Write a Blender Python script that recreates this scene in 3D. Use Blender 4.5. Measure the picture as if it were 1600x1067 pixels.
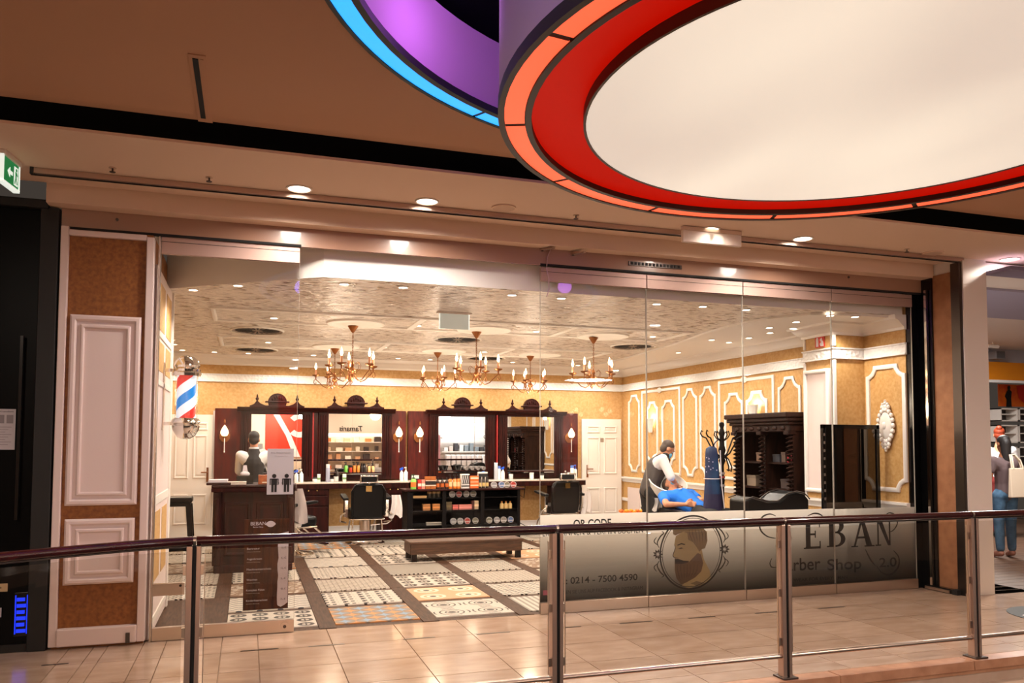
import bpy, bmesh, math, random
from mathutils import Vector, Matrix
random.seed(7)
R = math.radians
for o in list(bpy.data.objects): bpy.data.objects.remove(o)
scene = bpy.context.scene
COL = scene.collection

# ------------------------------------------------------------------ camera
FPX, PY, YAW, PITCH, ROLL, EYE = 1245.396, 627.139, .320174886, .050720712, .00287479, 1.6
_cy, _sy, _cp, _sp = math.cos(YAW), math.sin(YAW), math.cos(PITCH), math.sin(PITCH)
FW = Vector((_sy*_cp, _cy*_cp, _sp)); _r = Vector((_cy, -_sy, 0)); _u = _r.cross(FW)
RT = _r*math.cos(ROLL) + _u*math.sin(ROLL); UP = _u*math.cos(ROLL) - _r*math.sin(ROLL)
EYEP = Vector((0, 0, EYE))
cam = bpy.data.cameras.new('camera'); camo = bpy.data.objects.new('camera', cam); COL.objects.link(camo)
cam.sensor_width = 36; cam.lens = FPX/1600*36; cam.shift_y = (PY-533.5)/1600; cam.clip_end = 200
camo.matrix_world = Matrix(((RT.x, UP.x, -FW.x, 0), (RT.y, UP.y, -FW.y, 0), (RT.z, UP.z, -FW.z, EYE), (0, 0, 0, 1)))
scene.camera = camo
def _ray(px, py): return RT*((px-800)/FPX) - UP*((py-PY)/FPX) + FW
# surveyed points of the photograph put on a known plane of the place
def on_y(px, py, Y): d = _ray(px, py); return EYEP + d*(Y/d.y)
def on_x(px, py, X): d = _ray(px, py); return EYEP + d*(X/d.x)
def on_z(px, py, Z): d = _ray(px, py); return EYEP + d*((Z-EYE)/d.z)

# ------------------------------------------------------------------ world, exposure
w = bpy.data.worlds.new('world'); scene.world = w; w.use_nodes = True
w.node_tree.nodes['Background'].inputs[0].default_value = (1, .80, .66, 1)
w.node_tree.nodes['Background'].inputs[1].default_value = .05
vs = scene.view_settings
vs.view_transform = 'Standard'; vs.look = 'None'; vs.gamma = 1; vs.use_curve_mapping = False; vs.exposure = 0.0
cyc = scene.cycles
cyc.max_bounces = 10; cyc.diffuse_bounces = 3; cyc.glossy_bounces = 4; cyc.transparent_max_bounces = 24; cyc.transmission_bounces = 4
cyc.sample_clamp_indirect = 4; cyc.caustics_reflective = False; cyc.caustics_refractive = False; cyc.use_denoising = True
WARM = (1, .90, .78); WHITE = (1, .90, .80)
def light(kind, loc, energy, color=WARM, size=.1, rot=(0, 0, 0), name='lamp_light', spot=None, sy=None):
    l = bpy.data.lights.new(name, kind); l.energy = energy; l.color = color
    if kind == 'AREA':
        l.size = size
        if sy: l.shape = 'RECTANGLE'; l.size_y = sy
        else: l.shape = 'DISK'
    else: l.shadow_soft_size = size
    if spot: l.spot_size = R(spot); l.spot_blend = .6
    o = bpy.data.objects.new(name, l); o.location = loc; o.rotation_euler = rot; COL.objects.link(o); return o
# lamps of the mall: the recessed downlights of the soffit, plus added ceiling lamps out of view
for x in (.35, 1.37, 4.04, 5.08, 7.75): light('SPOT', (x, 6.37, 3.55), 125, WHITE, .09, spot=168)
for x in (-3, 1, 5, 9, 13): light('AREA', (x, -4.6, 3.45), 70, WHITE, .14)  # added row over the opposite walkway, unseen, put in to light the facade
for x in (-2.5, 6.8): light('AREA', (x, 1.6, 3.66), 120, (1, .84, .68), .16)
# lamps of the barber shop
for x, y in ((-.3, 7.95), (.82, 7.45), (1.37, 7.45), (2.46, 7.45), (2.98, 7.45), (4.05, 7.45), (4.6, 7.45), (5.6, 7.6), (6.4, 7.5)):
    light('SPOT', (x, y, 3.0), 60, WARM, .05, spot=150)
for x in (.25, 2.0, 3.6, 5.27):
    for y in (9.75, 12.2): light('SPOT', (x, y, 3.0), 110, WARM, .05, spot=160)
for x in (-1.0, .55, 2.1, 3.65, 5.2, 6.3): light('SPOT', (x, 13.55, 3.0), 80, WARM, .05, spot=160)
for y in (9.2, 10.6, 12.0): light('SPOT', (6.3, y, 3.0), 60, WARM, .05, spot=160)

# ------------------------------------------------------------------ materials
def lin(c):
    return tuple((v/255/12.92 if v/255 <= .04045 else ((v/255+.055)/1.055)**2.4) for v in c)
class N:                                   # tiny arithmetic on node sockets
    def __init__(s, nt, k): s.nt, s.k = nt, k
    def op(s, o, b=None, c=None):
        n = s.nt.nodes.new('ShaderNodeMath'); n.operation = o
        for i, q in enumerate((s, b, c)):
            if q is None: continue
            if isinstance(q, N): s.nt.links.new(q.k, n.inputs[i])
            else: n.inputs[i].default_value = q
        return N(s.nt, n.outputs[0])
    def __add__(s, b): return s.op('ADD', b)
    def __sub__(s, b): return s.op('SUBTRACT', b)
    def __mul__(s, b): return s.op('MULTIPLY', b)
    def __lt__(s, b): return s.op('LESS_THAN', b)
    def __gt__(s, b): return s.op('GREATER_THAN', b)
    def fr(s): return s.op('FRACT')
    def ab(s): return s.op('ABSOLUTE')
    def sq(s): return s.op('SQRT')
    def mx(s, b): return s.op('MAXIMUM', b)
    def mn(s, b): return s.op('MINIMUM', b)
    def pw(s, b): return s.op('POWER', b)
def base(name):
    m = bpy.data.materials.new(name); m.use_nodes = True
    nt = m.node_tree; return m, nt, nt.nodes['Principled BSDF']
def sock(nt, kind, out='Object', scale=None, **kw):
    n = nt.nodes.new(kind)
    for k, v in kw.items(): n.inputs[k].default_value = v
    return n
def coords(nt, which='Object', stretch=None):
    tc = nt.nodes.new('ShaderNodeTexCoord'); s = tc.outputs[which]
    if stretch:
        mp = nt.nodes.new('ShaderNodeMapping'); mp.inputs['Scale'].default_value = stretch; nt.links.new(s, mp.inputs[0]); s = mp.outputs[0]
    return s
def mixc(nt, fac, a, b):
    n = nt.nodes.new('ShaderNodeMix'); n.data_type = 'RGBA'
    def put(i, q):
        if isinstance(q, (tuple, list)): n.inputs[i].default_value = (*q, 1) if len(q) == 3 else q
        else: nt.links.new(q, n.inputs[i])
    if isinstance(fac, N): nt.links.new(fac.k, n.inputs[0])
    elif hasattr(fac, 'links'): nt.links.new(fac, n.inputs[0])
    else: n.inputs[0].default_value = fac
    put(6, a); put(7, b); return n.outputs[2]
def noise(nt, scale, detail=3, stretch=None, which='Object', rough=.5):
    n = nt.nodes.new('ShaderNodeTexNoise'); n.inputs['Scale'].default_value = scale; n.inputs['Detail'].default_value = detail
    n.inputs['Roughness'].default_value = rough
    nt.links.new(coords(nt, which, stretch), n.inputs['Vector']); return n.outputs[0]
def ramp(nt, s, a, b):
    n = nt.nodes.new('ShaderNodeMapRange'); n.inputs[1].default_value = a; n.inputs[2].default_value = b; nt.links.new(s, n.inputs[0]); return n.outputs[0]
def bump(nt, b, h, strength=.3, dist=.01):
    n = nt.nodes.new('ShaderNodeBump'); n.inputs['Strength'].default_value = strength; n.inputs['Distance'].default_value = dist
    nt.links.new(h, n.inputs['Height']); nt.links.new(n.outputs[0], b.inputs['Normal'])
def mat(name, col, rough=.5, metal=0, var=None, vscale=6, stretch=None, bmp=None, emit=None, es=1, coat=0, lo=.35, hi=.65, spec=None):
    m, nt, b = base(name); c = lin(col)
    b.inputs['Base Color'].default_value = (*c, 1); b.inputs['Roughness'].default_value = rough; b.inputs['Metallic'].default_value = metal
    if coat: b.inputs['Coat Weight'].default_value = coat; b.inputs['Coat Roughness'].default_value = .08
    if spec is not None: b.inputs['Specular IOR Level'].default_value = spec
    if var:
        nt.links.new(mixc(nt, ramp(nt, noise(nt, vscale, 5, stretch), lo, hi), c, lin(var)), b.inputs['Base Color'])
    if bmp: bump(nt, b, noise(nt, bmp[0], 3), bmp[1], bmp[2] if len(bmp) > 2 else .01)
    if emit: b.inputs['Emission Color'].default_value = (*lin(emit), 1); b.inputs['Emission Strength'].default_value = es
    return m
def glassmat(name, tint=(1, 1, 1), refl=.05, edge=.5):
    m, nt, b = base(name); nt.nodes.remove(b); out = nt.nodes['Material Output']
    t = nt.nodes.new('ShaderNodeBsdfTransparent'); t.inputs[0].default_value = (*tint, 1)
    g = nt.nodes.new('ShaderNodeBsdfGlossy'); g.inputs['Roughness'].default_value = .0
    lw = nt.nodes.new('ShaderNodeLayerWeight'); lw.inputs[0].default_value = .5
    f = N(nt, lw.outputs['Facing']).pw(4)*edge + refl
    mx = nt.nodes.new('ShaderNodeMixShader'); nt.links.new(f.k, mx.inputs[0]); nt.links.new(t.outputs[0], mx.inputs[1]); nt.links.new(g.outputs[0], mx.inputs[2])
    nt.links.new(mx.outputs[0], out.inputs[0]); return m
M = {}
M['stone'] = mat('beige_stone', (190, 162, 142), .2, var=(174, 144, 122), vscale=3.5, stretch=(1, 2.5, 1), coat=.25)
M['stone2'] = mat('beige_stone_warm', (182, 152, 130), .22, var=(196, 168, 148), vscale=4, stretch=(1, 3, 1), coat=.25)
M['curb'] = mat('curb_stone', (190, 140, 108), .4, var=(165, 116, 86), vscale=7)
M['dark'] = mat('black_recess', (10, 8, 8), .8)
M['black'] = mat('black_lacquer', (9, 9, 10), .18)
M['steel'] = mat('brushed_steel', (205, 190, 178), .28, 1)
M['steel_dark'] = mat('dark_steel', (92, 84, 80), .35, 1)
M['steel_bronze'] = mat('bronze_steel', (190, 164, 150), .28, .7)
M['alu'] = mat('pale_rose_aluminium', (176, 146, 134), .5, .45)
M['header'] = mat('header_panel', (160, 122, 100), .3, coat=.5)
M['chrome'] = mat('chrome', (235, 232, 228), .07, 1)
M['plaster'] = mat('warm_plaster', (204, 172, 148), .85, bmp=(400, .05))
M['soffit'] = mat('soffit_plaster', (226, 196, 172), .85, bmp=(400, .05))
M['ceil_mall'] = mat('mall_ceiling_plaster', (192, 146, 114), .85, bmp=(300, .05))
M['white'] = mat('white_paint', (232, 222, 212), .45)
M['white_trim'] = mat('white_trim', (238, 230, 222), .4)
M['panel_white'] = mat('white_panel_paint', (226, 206, 200), .5, bmp=(60, .03))
M['gold'] = mat('mustard_wallpaper', (204, 162, 106), .55, var=(188, 142, 82), vscale=28)
M['gold_pier'] = mat('mustard_pier_wallpaper', (150, 92, 36), .6, var=(122, 68, 22), vscale=30)
M['brown_wall'] = mat('brown_plaster', (168, 116, 78), .7, var=(150, 100, 66), vscale=9)
M['mahogany'] = mat('mahogany', (82, 22, 13), .38, var=(56, 12, 8), vscale=4, stretch=(6, 6, .8), spec=.25)
M['mahogany_dark'] = mat('dark_mahogany', (52, 15, 10), .45, var=(30, 8, 6), vscale=4, stretch=(6, 6, .8), spec=.15)
M['rail_wood'] = mat('handrail_wood', (70, 22, 24), .2, var=(44, 12, 14), vscale=3, stretch=(.6, 8, 8), coat=.6)
M['oak_dark'] = mat('dark_oak', (50, 27, 19), .5, var=(28, 14, 10), vscale=5, stretch=(5, 5, 1), spec=.18)
M['bench_wood'] = mat('bench_wood', (88, 56, 34), .55, var=(60, 37, 22), vscale=5, stretch=(1, 8, 8))
M['plank'] = mat('brown_floor_plank', (86, 60, 45), .5, var=(58, 38, 28), vscale=6, stretch=(9, 1, 1), spec=.15)
M['black_wood'] = mat('black_stained_wood', (13, 9, 9), .5, spec=.15)
M['leather'] = mat('black_leather', (9, 9, 10), .35, bmp=(120, .1, .003), spec=.25)
M['glass'] = glassmat('clear_glass', (.975, .98, .975), .013, .42)
M['glass_rail'] = glassmat('balustrade_glass', (.90, .88, .85), .02, .4)
M['glass_dark'] = glassmat('smoked_glass', (.10, .09, .09), .10, .5)
M['glass_thin'] = glassmat('lamp_glass', (.95, .95, .95), .08, .4)
M['mirror'] = mat('mirror_silver', (232, 232, 230), .0, 1)
M['blk'] = mat('matt_black', (14, 13, 13), .6)
M['ink'] = mat('dark_print', (30, 26, 24), .7)
M['brass'] = mat('antique_brass', (140, 88, 50), .38, .85)
M['brass_knob'] = mat('polished_knob', (226, 196, 130), .2, 1)
M['porcelain'] = mat('white_porcelain', (240, 236, 228), .15, coat=.4)
M['paper'] = mat('white_paper', (222, 212, 216), .8)
M['paper_dim'] = mat('white_notice_paper', (200, 196, 200), .8)
def emis(name, col, s):
    m, nt, b = base(name); b.inputs['Base Color'].default_value = (*lin(col), 1); b.inputs['Emission Color'].default_value = (*lin(col), 1); b.inputs['Emission Strength'].default_value = s; return m
M['lamp_white'] = emis('lamp_white', (255, 244, 226), 6)
M['lamp_spot'] = emis('spot_lens', (255, 240, 215), 9)
M['bulb'] = emis('candle_bulb', (255, 214, 160), 14)
M['globe'] = emis('opal_globe', (255, 226, 180), 3)
M['disc'] = None
M['led_blue'] = emis('led_blue', (34, 164, 255), 1.3)
M['led_red'] = emis('led_coral', (255, 104, 66), .95)
M['red_glow'] = mat('red_painted_glow', (90, 4, 2), .6, emit=(206, 14, 0), es=.75, spec=.1)  # red LED light falling on the band is put in as emission
M['shopfront_black'] = mat('shopfront_black', (5, 5, 6), .35, spec=.08)
M['sign_green'] = emis('sign_green', (20, 130, 70), .55)
M['sign_lit'] = emis('sign_lit_white', (235, 245, 235), .8)
M['neon_blue'] = emis('neon_blue', (20, 50, 235), 1.6)
def disc_mat():                                           # fabric light ceiling, unevenly lit from within
    m, nt, b = base('lit_fabric'); b.inputs['Base Color'].default_value = (.8, .75, .68, 1); b.inputs['Roughness'].default_value = .9
    n = noise(nt, .8, 1, (1.3, .55, 1)); c = mixc(nt, ramp(nt, n, .35, .65), lin((246, 232, 212)), lin((214, 200, 186)))
    nt.links.new(c, b.inputs['Emission Color']); b.inputs['Emission Strength'].default_value = .86; return m
M['disc'] = disc_mat()
def ceiling_gilt():                                       # cream stucco with brown-gold flecks in low relief
    m, nt, b = base('gilt_fleck_stucco')
    v = nt.nodes.new('ShaderNodeTexVoronoi'); v.feature = 'SMOOTH_F1'; v.inputs['Scale'].default_value = 9; v.inputs['Smoothness'].default_value = .3
    nt.links.new(coords(nt, 'Object', (.75, 1.5, 1)), v.inputs['Vector'])
    n2 = noise(nt, 15, 2, (.55, 1.5, 1)); n3 = noise(nt, 1.0, 2)
    f = N(nt, ramp(nt, n2, .55, .62))*N(nt, ramp(nt, n3, .30, .55))
    nt.links.new(mixc(nt, f, lin((236, 226, 216)), lin((104, 74, 46))), b.inputs['Base Color'])
    b.inputs['Roughness'].default_value = .24; bump(nt, b, n2, 1.0, .06); return m
M['gilt'] = ceiling_gilt()
M['ceil_cream'] = mat('cream_ceiling_paint', (242, 236, 228), .6)
M['relief'] = None
def relief():                                             # carved white frieze band
    m, nt, b = base('carved_white'); b.inputs['Base Color'].default_value = (*lin((248, 244, 240)), 1); b.inputs['Roughness'].default_value = .5
    v = nt.nodes.new('ShaderNodeTexVoronoi'); v.inputs['Scale'].default_value = 22; v.distance = 'EUCLIDEAN'; nt.links.new(coords(nt), v.inputs['Vector'])
    bump(nt, b, v.outputs[0], .6, .02); return m
M['relief'] = relief()
def frost():                                              # privacy film, colour runs from pale at its top edge to dark grey at its foot
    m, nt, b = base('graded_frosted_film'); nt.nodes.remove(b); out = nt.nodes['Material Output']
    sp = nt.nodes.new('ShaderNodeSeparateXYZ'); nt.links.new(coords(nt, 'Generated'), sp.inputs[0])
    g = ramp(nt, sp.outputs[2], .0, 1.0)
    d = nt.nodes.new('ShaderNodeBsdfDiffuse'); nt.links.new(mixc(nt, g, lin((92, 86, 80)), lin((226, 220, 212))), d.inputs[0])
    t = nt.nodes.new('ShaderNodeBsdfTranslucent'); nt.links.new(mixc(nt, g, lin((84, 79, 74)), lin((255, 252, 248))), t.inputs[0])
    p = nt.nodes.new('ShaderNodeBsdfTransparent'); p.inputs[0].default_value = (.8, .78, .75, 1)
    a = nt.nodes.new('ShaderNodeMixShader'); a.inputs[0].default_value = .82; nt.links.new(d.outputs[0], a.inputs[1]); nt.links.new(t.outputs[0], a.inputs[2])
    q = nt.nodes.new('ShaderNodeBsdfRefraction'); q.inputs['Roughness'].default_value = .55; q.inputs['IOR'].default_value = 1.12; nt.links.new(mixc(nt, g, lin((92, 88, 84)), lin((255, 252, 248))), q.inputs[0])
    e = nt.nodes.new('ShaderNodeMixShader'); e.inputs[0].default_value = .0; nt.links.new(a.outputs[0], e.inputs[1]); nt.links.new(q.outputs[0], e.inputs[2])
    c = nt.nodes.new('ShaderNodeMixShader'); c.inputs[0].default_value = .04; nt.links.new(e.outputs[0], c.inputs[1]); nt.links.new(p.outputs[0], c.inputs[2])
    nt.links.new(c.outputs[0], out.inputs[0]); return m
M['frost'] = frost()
CREAM, DARKT, TAN = lin((198, 188, 176)), lin((44, 37, 34)), lin((132, 108, 90))
def pattern(kind):
    m, nt, b = base('patterned_tile_'+kind); b.inputs['Roughness'].default_value = .4; b.inputs['Specular IOR Level'].default_value = .18
    sp = nt.nodes.new('ShaderNodeSeparateXYZ'); nt.links.new(coords(nt, 'Generated'), sp.inputs[0])
    u, v = N(nt, sp.outputs[0]), N(nt, sp.outputs[1])
    def cell(nx, ny): return (((u*nx).fr() - .5).ab(), ((v*ny).fr() - .5).ab())
    a, bb = CREAM, DARKT; over = None
    if kind == 'star':
        p, q = cell(4, 4); f = (p.sq() + q.sq()) < .72; a, bb = lin((140, 124, 108)), lin((132, 160, 186))
        p2, q2 = (((u*4+.5).fr() - .5).ab(), ((v*4+.5).fr() - .5).ab()); over = ((p2.sq() + q2.sq()) < .74, lin((206, 142, 88)))
    elif kind == 'ring':
        p, q = cell(4, 4); d = (p*p + q*q).sq(); f = ((d - .29).ab() < .09).mx(d < .09).mx((p.mn(q) < .03)*(d < .4))
    elif kind == 'hatch': f = ((u*14 + v*14).fr() < .45).mx(((u*14 - v*14).fr() < .12))
    elif kind == 'lattice': f = ((u*9 + v*9).fr() < .22).mx((u*9 - v*9).fr() < .22)
    elif kind == 'zigzag': f = ((v*7 + ((u*4).fr() - .5).ab()*1.6).fr() < .25); bb = lin((74, 76, 84))
    elif kind == 'hound': f = (((u*4).fr() - .5)*((v*8).fr() - .5) > 0)*((u*16 + v*8).fr() < .62)
    elif kind == 'keys':
        f = (((u*4).fr() < .68)*(((v*6).fr() - .5).ab() < .20)*((u*12).fr() < .6)).mx((((u*4+.5).fr() - .5).ab() < .08)*((v*6).fr() < .6))
    elif kind == 'stripe': f = (u*12).fr() < .45; bb = lin((140, 132, 124))
    elif kind == 'flower':
        p, q = cell(2, 2); d = (p*p + q*q).sq(); f = (d < .36)*((p*q).sq() < .30)*((d - .22).ab() > .04); a, bb = lin((202, 158, 122)), lin((224, 206, 186)); over = (d < .09, DARKT)
    elif kind == 'scroll':
        p, q = cell(2, 2); d = (p*p + q*q).sq(); f = ((d*7).fr() < .28)*((p*q).sq() < .26); over = (d < .10, lin((60, 52, 50)))
    elif kind == 'mosaic':
        n = nt.nodes.new('ShaderNodeTexVoronoi'); n.inputs['Scale'].default_value = 13; nt.links.new(coords(nt, 'Generated', (1, 1, 0)), n.inputs['Vector']); f = N(nt, n.outputs[0]) > .42; bb = TAN
    else:                                                  # filigree
        n = nt.nodes.new('ShaderNodeTexMagic'); n.inputs['Scale'].default_value = 9; n.inputs['Distortion'].default_value = 1.6; n.turbulence_depth = 3; nt.links.new(coords(nt, 'Generated', (1, 1, 0)), n.inputs['Vector'])
        f = N(nt, n.outputs[1]) > .58; bb = lin((110, 96, 84))
    c = mixc(nt, f, a, bb)
    if over: c = mixc(nt, over[0], c, over[1])
    nt.links.new(c, b.inputs['Base Color']); return m
PAT = {k: pattern(k) for k in ('star', 'ring', 'hatch', 'lattice', 'zigzag', 'hound', 'keys', 'stripe', 'flower', 'scroll', 'mosaic', 'filigree')}
_cm = {}
def C(r, g, b, rough=.5, metal=0):
    k = (r, g, b, rough, metal)
    if k not in _cm: _cm[k] = mat('paint_%d_%d_%d' % (r, g, b), (r, g, b), rough, metal)
    return _cm[k]

# ------------------------------------------------------------------ mesh helpers
WL = {}
class MB:
    def __init__(s): s.v, s.f = [], []
    def add(s, vs, fs):
        n = len(s.v); s.v += [tuple(q) for q in vs]; s.f += [tuple(i+n for i in f) for f in fs]; return s
    def box(s, x0, x1, y0, y1, z0, z1):
        return s.add([(x0,y0,z0),(x1,y0,z0),(x1,y1,z0),(x0,y1,z0),(x0,y0,z1),(x1,y0,z1),(x1,y1,z1),(x0,y1,z1)],
                     [(3,2,1,0),(4,5,6,7),(0,1,5,4),(1,2,6,5),(2,3,7,6),(3,0,4,7)])
    def hexa(s, b4, t4): return s.add(list(b4)+list(t4), [(3,2,1,0),(4,5,6,7),(0,1,5,4),(1,2,6,5),(2,3,7,6),(3,0,4,7)])
    def prism(s, poly, fn, t0, t1):                        # poly of 2D points, fn(a, b, t) -> 3D
        n = len(poly)
        s.add([fn(a, b, t0) for a, b in poly]+[fn(a, b, t1) for a, b in poly],
              [tuple(range(n))[::-1], tuple(range(n, 2*n))]+[(i, (i+1) % n, n+(i+1) % n, n+i) for i in range(n)]); return s
    def lathe(s, prof, c=(0,0,0), n=16, ax='z', caps=True, a0=0, a1=2*math.pi):
        full = abs(a1-a0-2*math.pi) < 1e-6; m = n if full else n+1
        vs = []
        for r, h in prof:
            for i in range(m):
                a = a0+(a1-a0)*i/n; x, y = r*math.cos(a), r*math.sin(a)
                p = {'z': (x, y, h), 'x': (h, x, y), 'y': (y, h, x)}[ax]
                vs.append((c[0]+p[0], c[1]+p[1], c[2]+p[2]))
        fs = []
        for k in range(len(prof)-1):
            for i in range(m if full else n):
                j = (i+1) % m; fs.append((k*m+i, k*m+j, (k+1)*m+j, (k+1)*m+i))
        if caps and full:
            if prof[0][0] > 1e-5: fs.append(tuple(range(m))[::-1])
            if prof[-1][0] > 1e-5: fs.append(tuple(range((len(prof)-1)*m, len(prof)*m)))
        return s.add(vs, fs)
    def tube(s, pts, r, n=8, flat=1.0, upv=None):
        pts = [Vector(p) for p in pts]; m = len(pts); rs = r if isinstance(r, (list, tuple)) else [r]*m
        vs = []; prev = None
        for i, p in enumerate(pts):
            d = (pts[min(i+1, m-1)]-pts[max(i-1, 0)]).normalized()
            if prev is None:
                a = Vector(upv) if upv else (Vector((0, 0, 1)) if abs(d.z) < .9 else Vector((1, 0, 0)))
            else: a = prev
            x = (a-d*a.dot(d)).normalized(); prev = x; y = d.cross(x)
            for k in range(n):
                t = 2*math.pi*k/n; vs.append(p+x*(math.cos(t)*rs[i]*flat)+y*(math.sin(t)*rs[i]))
        fs = [(i*n+k, i*n+(k+1) % n, (i+1)*n+(k+1) % n, (i+1)*n+k) for i in range(m-1) for k in range(n)]
        fs += [tuple(range(n))[::-1], tuple(range((m-1)*n, m*n))]
        return s.add(vs, fs)
    def ball(s, c, rx, ry=None, rz=None, n=12, k=8, rot=None):
        ry = rx if ry is None else ry; rz = rx if rz is None else rz
        vs = [(0, 0, -rz)]
        for j in range(1, k):
            t = math.pi*j/k-math.pi/2
            for i in range(n):
                a = 2*math.pi*i/n; vs.append((rx*math.cos(t)*math.cos(a), ry*math.cos(t)*math.sin(a), rz*math.sin(t)))
        vs.append((0, 0, rz)); L = len(vs)-1
        fs = [(0, 1+(i+1) % n, 1+i) for i in range(n)]
        for j in range(k-2):
            for i in range(n): fs.append((1+j*n+i, 1+j*n+(i+1) % n, 1+(j+1)*n+(i+1) % n, 1+(j+1)*n+i))
        fs += [(L, 1+(k-2)*n+i, 1+(k-2)*n+(i+1) % n) for i in range(n)]
        if rot: vs = [rot @ Vector(q) for q in vs]
        return s.add([(c[0]+q[0], c[1]+q[1], c[2]+q[2]) for q in vs], fs)
    def sweep(s, path, prof, closed=False):                # moulding: path in xy (room on the left), prof of (offset into room, z)
        n = len(path); P = [Vector(p) for p in path]; k = len(prof); vs = []
        for i in range(n):
            a = P[i]-P[i-1] if (i > 0 or closed) else P[1]-P[0]
            b = P[(i+1) % n]-P[i] if (i < n-1 or closed) else P[n-1]-P[n-2]
            na = Vector((-a.y, a.x)).normalized(); nb = Vector((-b.y, b.x)).normalized()
            mit = (na+nb); mit = mit/max(.2, mit.dot(na)) if mit.length > 1e-6 else na
            for off, z in prof: vs.append((P[i].x+mit.x*off, P[i].y+mit.y*off, z))
        fs = []
        for i in range(n if closed else n-1):
            j = (i+1) % n
            for q in range(k): fs.append((i*k+q, j*k+q, j*k+(q+1) % k, i*k+(q+1) % k))
        if not closed: fs += [tuple(range(k)), tuple(range((n-1)*k, n*k))[::-1]]
        return s.add(vs, fs)
    def frame(s, pts, fn, wd, t):                          # closed band of width wd and thickness t along a polygon, fn(a, b, depth)
        n = len(pts); P = [Vector(p) for p in pts]; vs = []
        for i in range(n):
            a = (P[i]-P[i-1]).normalized(); b = (P[(i+1) % n]-P[i]).normalized()
            na = Vector((-a.y, a.x)); nb = Vector((-b.y, b.x)); mit = na+nb; mit = mit/max(.35, mit.dot(na))
            for o, d in ((0, 0), (.0, t*.6), (.3, t), (.7, t), (1, t*.6), (1, 0)):
                q = P[i]+mit*(o*wd); vs.append(fn(q.x, q.y, d))
        fs = [(i*6+q, ((i+1) % n)*6+q, ((i+1) % n)*6+(q+1) % 6, i*6+(q+1) % 6) for i in range(n) for q in range(6)]
        return s.add(vs, fs)
    def build(s, name, m, parent=None, world=False, smooth=None, fix=True):
        me = bpy.data.meshes.new(name); vs = s.v
        if world and parent is not None:
            L, rz = WL[parent]; cr, sr = math.cos(-rz), math.sin(-rz)
            vs = [((x-L[0])*cr-(y-L[1])*sr, (x-L[0])*sr+(y-L[1])*cr, z-L[2]) for x, y, z in vs]
        me.from_pydata(vs, [], s.f); me.validate()
        if fix:
            b = bmesh.new(); b.from_mesh(me); bmesh.ops.recalc_face_normals(b, faces=b.faces); b.to_mesh(me); b.free()
        if smooth:
            for p in me.polygons: p.use_smooth = True
            me.set_sharp_from_angle(angle=R(smooth))
        me.materials.append(m)
        o = bpy.data.objects.new(name, me); COL.objects.link(o)
        if parent is not None: o.parent = parent; WL[o] = WL[parent]
        else: WL[o] = ((0, 0, 0), 0)
        return o
def tag(o, label=None, cat=None, group=None, kind=None):
    if label: o['label'] = label
    if cat: o['category'] = cat
    if group: o['group'] = group
    if kind: o['kind'] = kind
    return o
def thing(name, label, cat, loc=(0,0,0), rot=0, group=None, kind=None):
    o = bpy.data.objects.new(name, None); COL.objects.link(o); o.location = loc; o.rotation_euler = (0, 0, rot); o.empty_display_size = .1
    WL[o] = (tuple(loc), rot); return tag(o, label, cat, group, kind)
def struct(o, label, cat): return tag(o, label, cat, None, 'structure')
def dup(root, loc, rot=None, label=None):
    def cp(o, par):
        c = o.copy(); COL.objects.link(c)
        if par is not None: c.parent = par
        for ch in o.children: cp(ch, c)
        return c
    r = cp(root, None); r.location = loc
    if rot is not None: r.rotation_euler = (0, 0, rot)
    if label: r['label'] = label
    return r
def share(o, name, parent, loc):                            # another piece with the same mesh
    c = bpy.data.objects.new(name, o.data); COL.objects.link(c); c.parent = parent; c.location = loc; WL[c] = WL[parent] if parent else ((0,0,0),0); return c
def bevel(o, wd, seg=2):
    b = o.modifiers.new('edge', 'BEVEL'); b.width = wd; b.segments = seg; b.limit_method = 'ANGLE'; b.angle_limit = R(40); return o
def letters(s, x0, z0, x1, h, fn, m, name, parent, world=True, bold=0, depth=.002, shear=0):
    """text laid from x0 to x1 with cap height h; fn(a, b, t) maps the text plane into the place"""
    c = bpy.data.curves.new('t', 'FONT'); c.body = s; c.size = 1; c.extrude = 0; c.offset = bold; c.shear = shear
    o = bpy.data.objects.new('t', c); COL.objects.link(o); bpy.context.view_layer.update()
    me = bpy.data.meshes.new_from_object(o.evaluated_get(bpy.context.evaluated_depsgraph_get()))
    vs = [v.co.copy() for v in me.vertices]; fs = [tuple(p.vertices) for p in me.polygons]
    bpy.data.objects.remove(o); bpy.data.curves.remove(c); bpy.data.meshes.remove(me)
    if not vs: return None
    a0 = min(v.x for v in vs); a1 = max(v.x for v in vs); b0 = 0; b1 = max(v.y for v in vs)
    sx = (x1-x0)/(a1-a0); sz = h/(b1-b0)
    mb = MB(); n = len(vs)
    mb.add([fn(x0+(v.x-a0)*sx, z0+(v.y-b0)*sz, depth) for v in vs], fs)
    return mb.build(name, m, parent, world=world, fix=False)
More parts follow.
